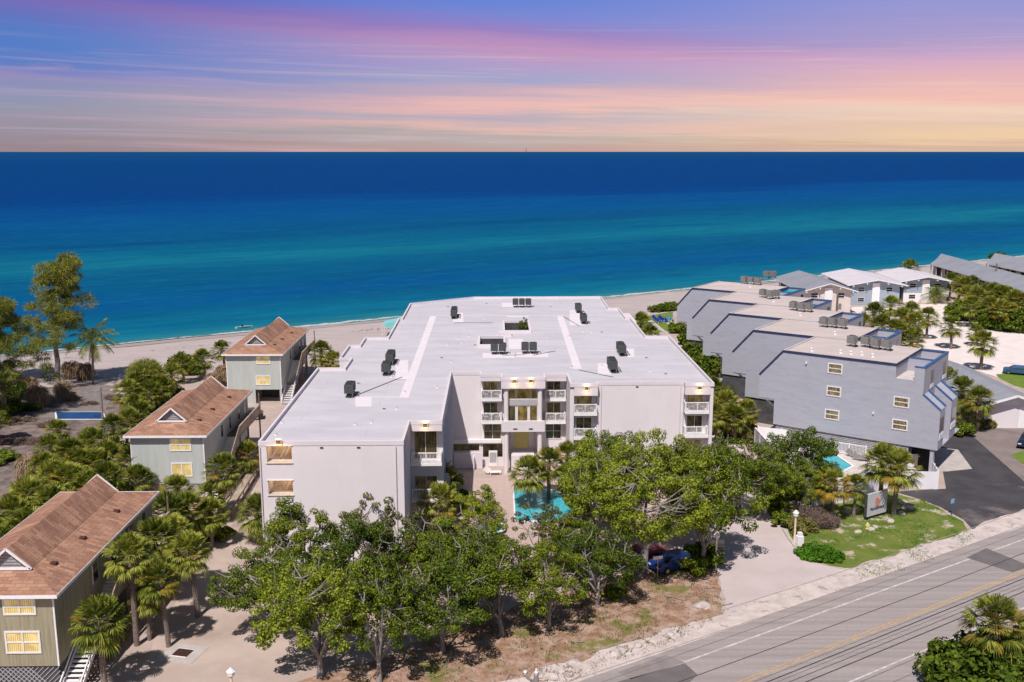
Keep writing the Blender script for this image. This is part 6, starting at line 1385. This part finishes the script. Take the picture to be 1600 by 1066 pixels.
bs = [(1268,812,'dry',1.1,'reddish bare-twigged bush beside the corner lamp post'),(1287,822,'dry',.95,'second bare-twigged bush, nearer the sign palms'),(1276,868,'bright',1.25,'bright green low mound at the lawn corner'),(1296,872,'bright',.95,'right end of the bright green mound'),
 (1225,822,'green',.9,'round green bush at the driveway kerb left of the corner lamp'),(1252,830,'olive',.9,'yellow-green bush behind the corner lamp post'),(1213,800,'green',1.0,'green bush under the tree at the fence corner'),(1222,778,'grape',.8,'taller green bush under the dark tree by the fence'),
 (1085,893,'green',.9,'green bush at the blue car\'s nose'),(1100,880,'dark',.95,'dark bush left of the driveway lamp post'),(960,935,'green',.7,'small shrub in the litter below the big tree'),
 (45,745,'thatch',1.1,'grey-tan dead palm thatch mound at the left thicket edge'),(112,590,'thatch',1.25,'thatched dead palm mound beside the tall pine trunk'),(133,592,'thatch',1.2,'smaller thatch mound beside the coconut palm'),(60,635,'thatch',1.35,'tall brown dead palm in front of the pine'),(98,618,'thatch',1.0,'orange-tan dead palm in the middle left'),
 (48,612,'thatch',1.0,'dark drooping dead palm left of the thatch mound'),(20,625,'dark',1.4,'dark shrub at the left edge under the pine'),(0,650,'dark',1.5,'dark shrub cut by the left edge'),
 (85,730,'dry',1.5,'bleached bare branches over the left thicket'),(70,745,'dry',1.2,'lower bleached branches in the left thicket'),(290,578,'grape',1.3,'dark leafy bush on the beach beside the far house'),(300,585,'dark',1.0,'second leafy bush on the beach side of the far house'),(352,598,'thatch',1.3,'orange dead palm thatch beside the far house'),(335,606,'thatch',1.1,'lower thatch mound beside the far house'),
 (250,655,'dark',1.2,'dark shrub between the thicket and the middle house'),(172,780,'dark',1.3,'dark shrub in the shadow behind the ridge peak'),(150,800,'dark',1.2,'second dark shrub behind the ridge peak'),(348,842,'green',.8,'low green shrub at the foot of the leaning palm'),(326,838,'dark',.9,'dark shrub along the timber fence'),
 (1092,560,'big',1.3,'dark round shrub between the two condominiums, upper'),(1108,585,'big',1.3,'dark round shrub between the two condominiums, lower'),(1080,540,'grape',1.2,'green shrub at the beach end of the side path'),(1130,620,'olive',1.2,'yellow-green shrub beside the corner balconies'),(1160,690,'olive',1.0,'yellowish shrub at the grey fence head'),(1060,520,'grape',1.0,'green shrub before the beach lawn'),
 (1030,487,'dark',.9,'dune shrub at the left end of the beach hedge'),(1037,486,'dark',.9,'dune shrub, second in the beach hedge'),(1044,485,'dark',1.0,'dune shrub, third in the beach hedge'),(1050,484,'dark',1.0,'dune shrub at the building end of the beach hedge'),(1021,488,'dark',.8,'dune shrub nearest the open beach'),
 (1500,500,'big',1.3,'dark shrub at the left foot of the right grove'),(1520,500,'big',1.4,'dark shrub in the right grove, second'),(1545,512,'big',1.4,'dark shrub in the right grove, middle'),(1565,516,'big',1.3,'dark shrub in the right grove, fourth'),(1590,518,'big',1.5,'dark shrub in the right grove at the frame edge'),(1510,483,'grape',1.3,'green shrub high in the right grove'),(1580,495,'grape',1.5,'green shrub high at the frame edge'),(1535,492,'grape',1.4,'green shrub under the grove palms'),
 (1560,408,'dark',1.6,'distant shrub between the two grey roofs'),(1508,685-4,'dark',.9,'dark shrub behind the small white sign'),(1540,668,'olive',.8,'ochre shrub before the annex wall'),
 (1500,1080,'big',1.1,'dark glossy shrub at the left of the bottom right thicket'),(1540,1075,'big',1.25,'dark glossy shrub in the middle of the bottom right thicket'),(1590,1060,'big',1.3,'dark glossy shrub at the bottom right corner'),(1570,1100,'big',1.4,'dark glossy shrub lowest in the bottom right thicket'),
 (700,760,'dark',.9,'dark shrub in the shaded courtyard corner'),(735,800,'green',1.0,'green shrub at the terrace edge'),(718,790,'dark',.9,'shrub beside the courtyard wall'),(640,812,'olive',1.1,'olive shrub at the left wing corner')]
for k, (px, py, kd, s_, lab) in enumerate(bs):
    x, y = G(px, py); place('dead_palm' if kd == 'thatch' else 'bush', BM[kd], lab, 'bush' if kd != 'thatch' else 'dead palm', (x,y,0), rt.uniform(0,6.28), s_, 'bushes around the buildings', ('stems','foliage'))
for k, (px, py, kd, s_) in enumerate(((30,660,'dry',.9),(75,665,'dry',.7),(15,690,'dry',1.0),(60,690,'dry',.8),(110,625,'thatch',.7),(140,632,'dry',.6),(178,622,'dry',.7),(40,640,'dark',.9),(70,628,'thatch',.8),(5,720,'dark',1.0))):
    x, y = G(px, py); place('brush_pile', BM[kd], f'{("dry twiggy","brown frond","dark leafy")[0 if kd == "dry" else 1 if kd == "thatch" else 2]} brush heap {("left of the blue pool, farther out","at the left rim of the blue pool","far left, below the pine","below left of the blue pool","behind the timber deck","above the blue pool","right of the timber deck","upper left of the blue pool","just above the blue pool corner","cut by the left edge")[k]}', 'brush', (x,y,-.1), k*1.1, (s_*1.3,s_*1.3,s_*.6), 'brush heaps on the litter yard', ('stems','foliage'))
under = [(31.9,124,'olive'),(32.4,129,'grape'),(31.6,133.5,'big'),(32.6,138.5,'dark'),(31.4,143,'big'),(32.6,148,'grape'),(31.6,153,'big'),(32.4,158.5,'dark'),(31.6,163.5,'big'),(29.4,127,'green'),(29.2,136,'dark')]
ordw = ['first','second','third','fourth','fifth','sixth','seventh','eighth','ninth','tenth','eleventh']
for k, (x, y, kd) in enumerate(under):
    place('bush', BM[kd], f'shrub under the sawtooth overhang, {ordw[k]} from the road' if k < 9 else f'shrub on the white building\'s side of the path, {["nearer the road","nearer the beach"][k-9]}', 'bush', (x,y,0), k*1.3, 1.15, 'shrubs along the foot of the sawtooth building', ('stems','foliage'))
thk = [(30,770),(60,765),(95,735),(130,715),(155,735),(100,765),(40,800),(140,760),(185,690),(200,640),(225,628),(248,618),(270,600),(70,715),(120,690),(10,815)]
for k, (px, py) in enumerate(thk):
    x, y = G(px, py+22); kd = ('dark','olive','big','grape')[k % 4]; place('bush', BM[kd], f'{("dark","olive","dark","green")[k % 4]} undergrowth shrub between the fan palms left of the middle house, {ordw[k] if k < 11 else str(k+1)+"th"} from the left', 'bush', (x,y,0), k*1.7, .95 if kd != 'big' else .75, 'undergrowth in the left palm thicket', ('stems','foliage'))
place('courtyard_tree', BV[1], 'green tree top showing in the square light well of the white roof', 'tree', (4.1,146.8,8.1), 1, (.24,.24,.46))
# ---- grass tufts and litter (uncountable)
gr = MB(); r = random.Random(31)
def tuft(x, y, z, m, n, hgt):
    km = gr.mi(m)
    for _ in range(n):
        a = r.uniform(0,6.28); b = Vector((x+r.gauss(0,.12), y+r.gauss(0,.12), z)); t = b+Vector((cos(a)*hgt*.6, sin(a)*hgt*.6, hgt*r.uniform(.6,1.2))); w = Vector((-sin(a)*.03, cos(a)*.03, 0))
        i = len(gr.v); gr.v += [tuple(b-w), tuple(b+w), tuple(t)]; gr.f.append((i,i+1,i+2)); gr.m.append(km)
def inpoly(x, y, poly):
    c = False
    for i in range(len(poly)):
        (x1,y1),(x2,y2) = poly[i], poly[i-1]
        if (y1 > y) != (y2 > y) and x < (x2-x1)*(y-y1)/(y2-y1)+x1: c = not c
    return c
lawnp = P((1243,852),(1262,876),(1318,887),(1345,905),(1390,898),(1450,880),(1512,850),(1524,838),(1505,815),(1465,792),(1440,780),(1395,768),(1330,775),(1290,780),(1240,795),(1225,815))
vergep = P((530,1062),(620,1025),(700,990),(860,935),(1000,893),(1116,885),(1135,960),(1060,1003),(960,1033),(850,1095),(560,1100))
from mathutils import noise
for poly, mm, N_, hh in ((lawnp, M['hedge'], 5200, .09), (vergep, M['leafolive'], 3600, .16), (vergep, M['dead'], 5200, .12)):
    xs = [p[0] for p in poly]; ys = [p[1] for p in poly]
    for _ in range(N_):
        x, y = r.uniform(min(xs),max(xs)), r.uniform(min(ys),max(ys))
        if not inpoly(x, y, poly): continue
        if noise.noise(Vector((x*.35, y*.35, hh*40))) < -.08: continue
        tuft(x, y, .03, mm, 4, hh)
bluep = P((82,641),(164,641),(172,661),(84,661))
for poly, N_ in ((P((-60,640),(30,610),(120,600),(175,625),(160,690),(60,780),(-60,820)), 1500), (vergep, 900)):
    xs = [p[0] for p in poly]; ys = [p[1] for p in poly]; mk = gr.mi(M['bark'])
    for _ in range(N_):
        x, y = r.uniform(min(xs),max(xs)), r.uniform(min(ys),max(ys))
        if not inpoly(x, y, poly) or noise.noise(Vector((x*.2, y*.2, 7))) < -.05 or inpoly(x, y, bluep): continue
        a = r.uniform(0,3.14); L = r.uniform(.15,.9); b = Vector((x,y,.05)); gr.bar(b, b+Vector((cos(a)*L, sin(a)*L, r.uniform(0,.15))), .05, .04, M['bark'] if r.random() < .5 else M['woodlt'])
tag(gr.build('grass', loc=(0,0,0)), 'short grass and dry leaf litter on the lawn and the verge', 'grass', kind='stuff')
# distant marker on the horizon
x, y = G(822, 240.6, 0); sc_ = y/4000
t = thing('channel_marker', 'tiny dark marker tower on the sea horizon', 'marker', (x*1.0, y, -1)); 
MB().tube((0,0,0),(0,0,60*sc_*.25+30),6,3,M['ac'],8).build('tower', t, local=True); MB().box(-9,-9,-1,9,9,6,M['ac']).build('platform', t, local=True)
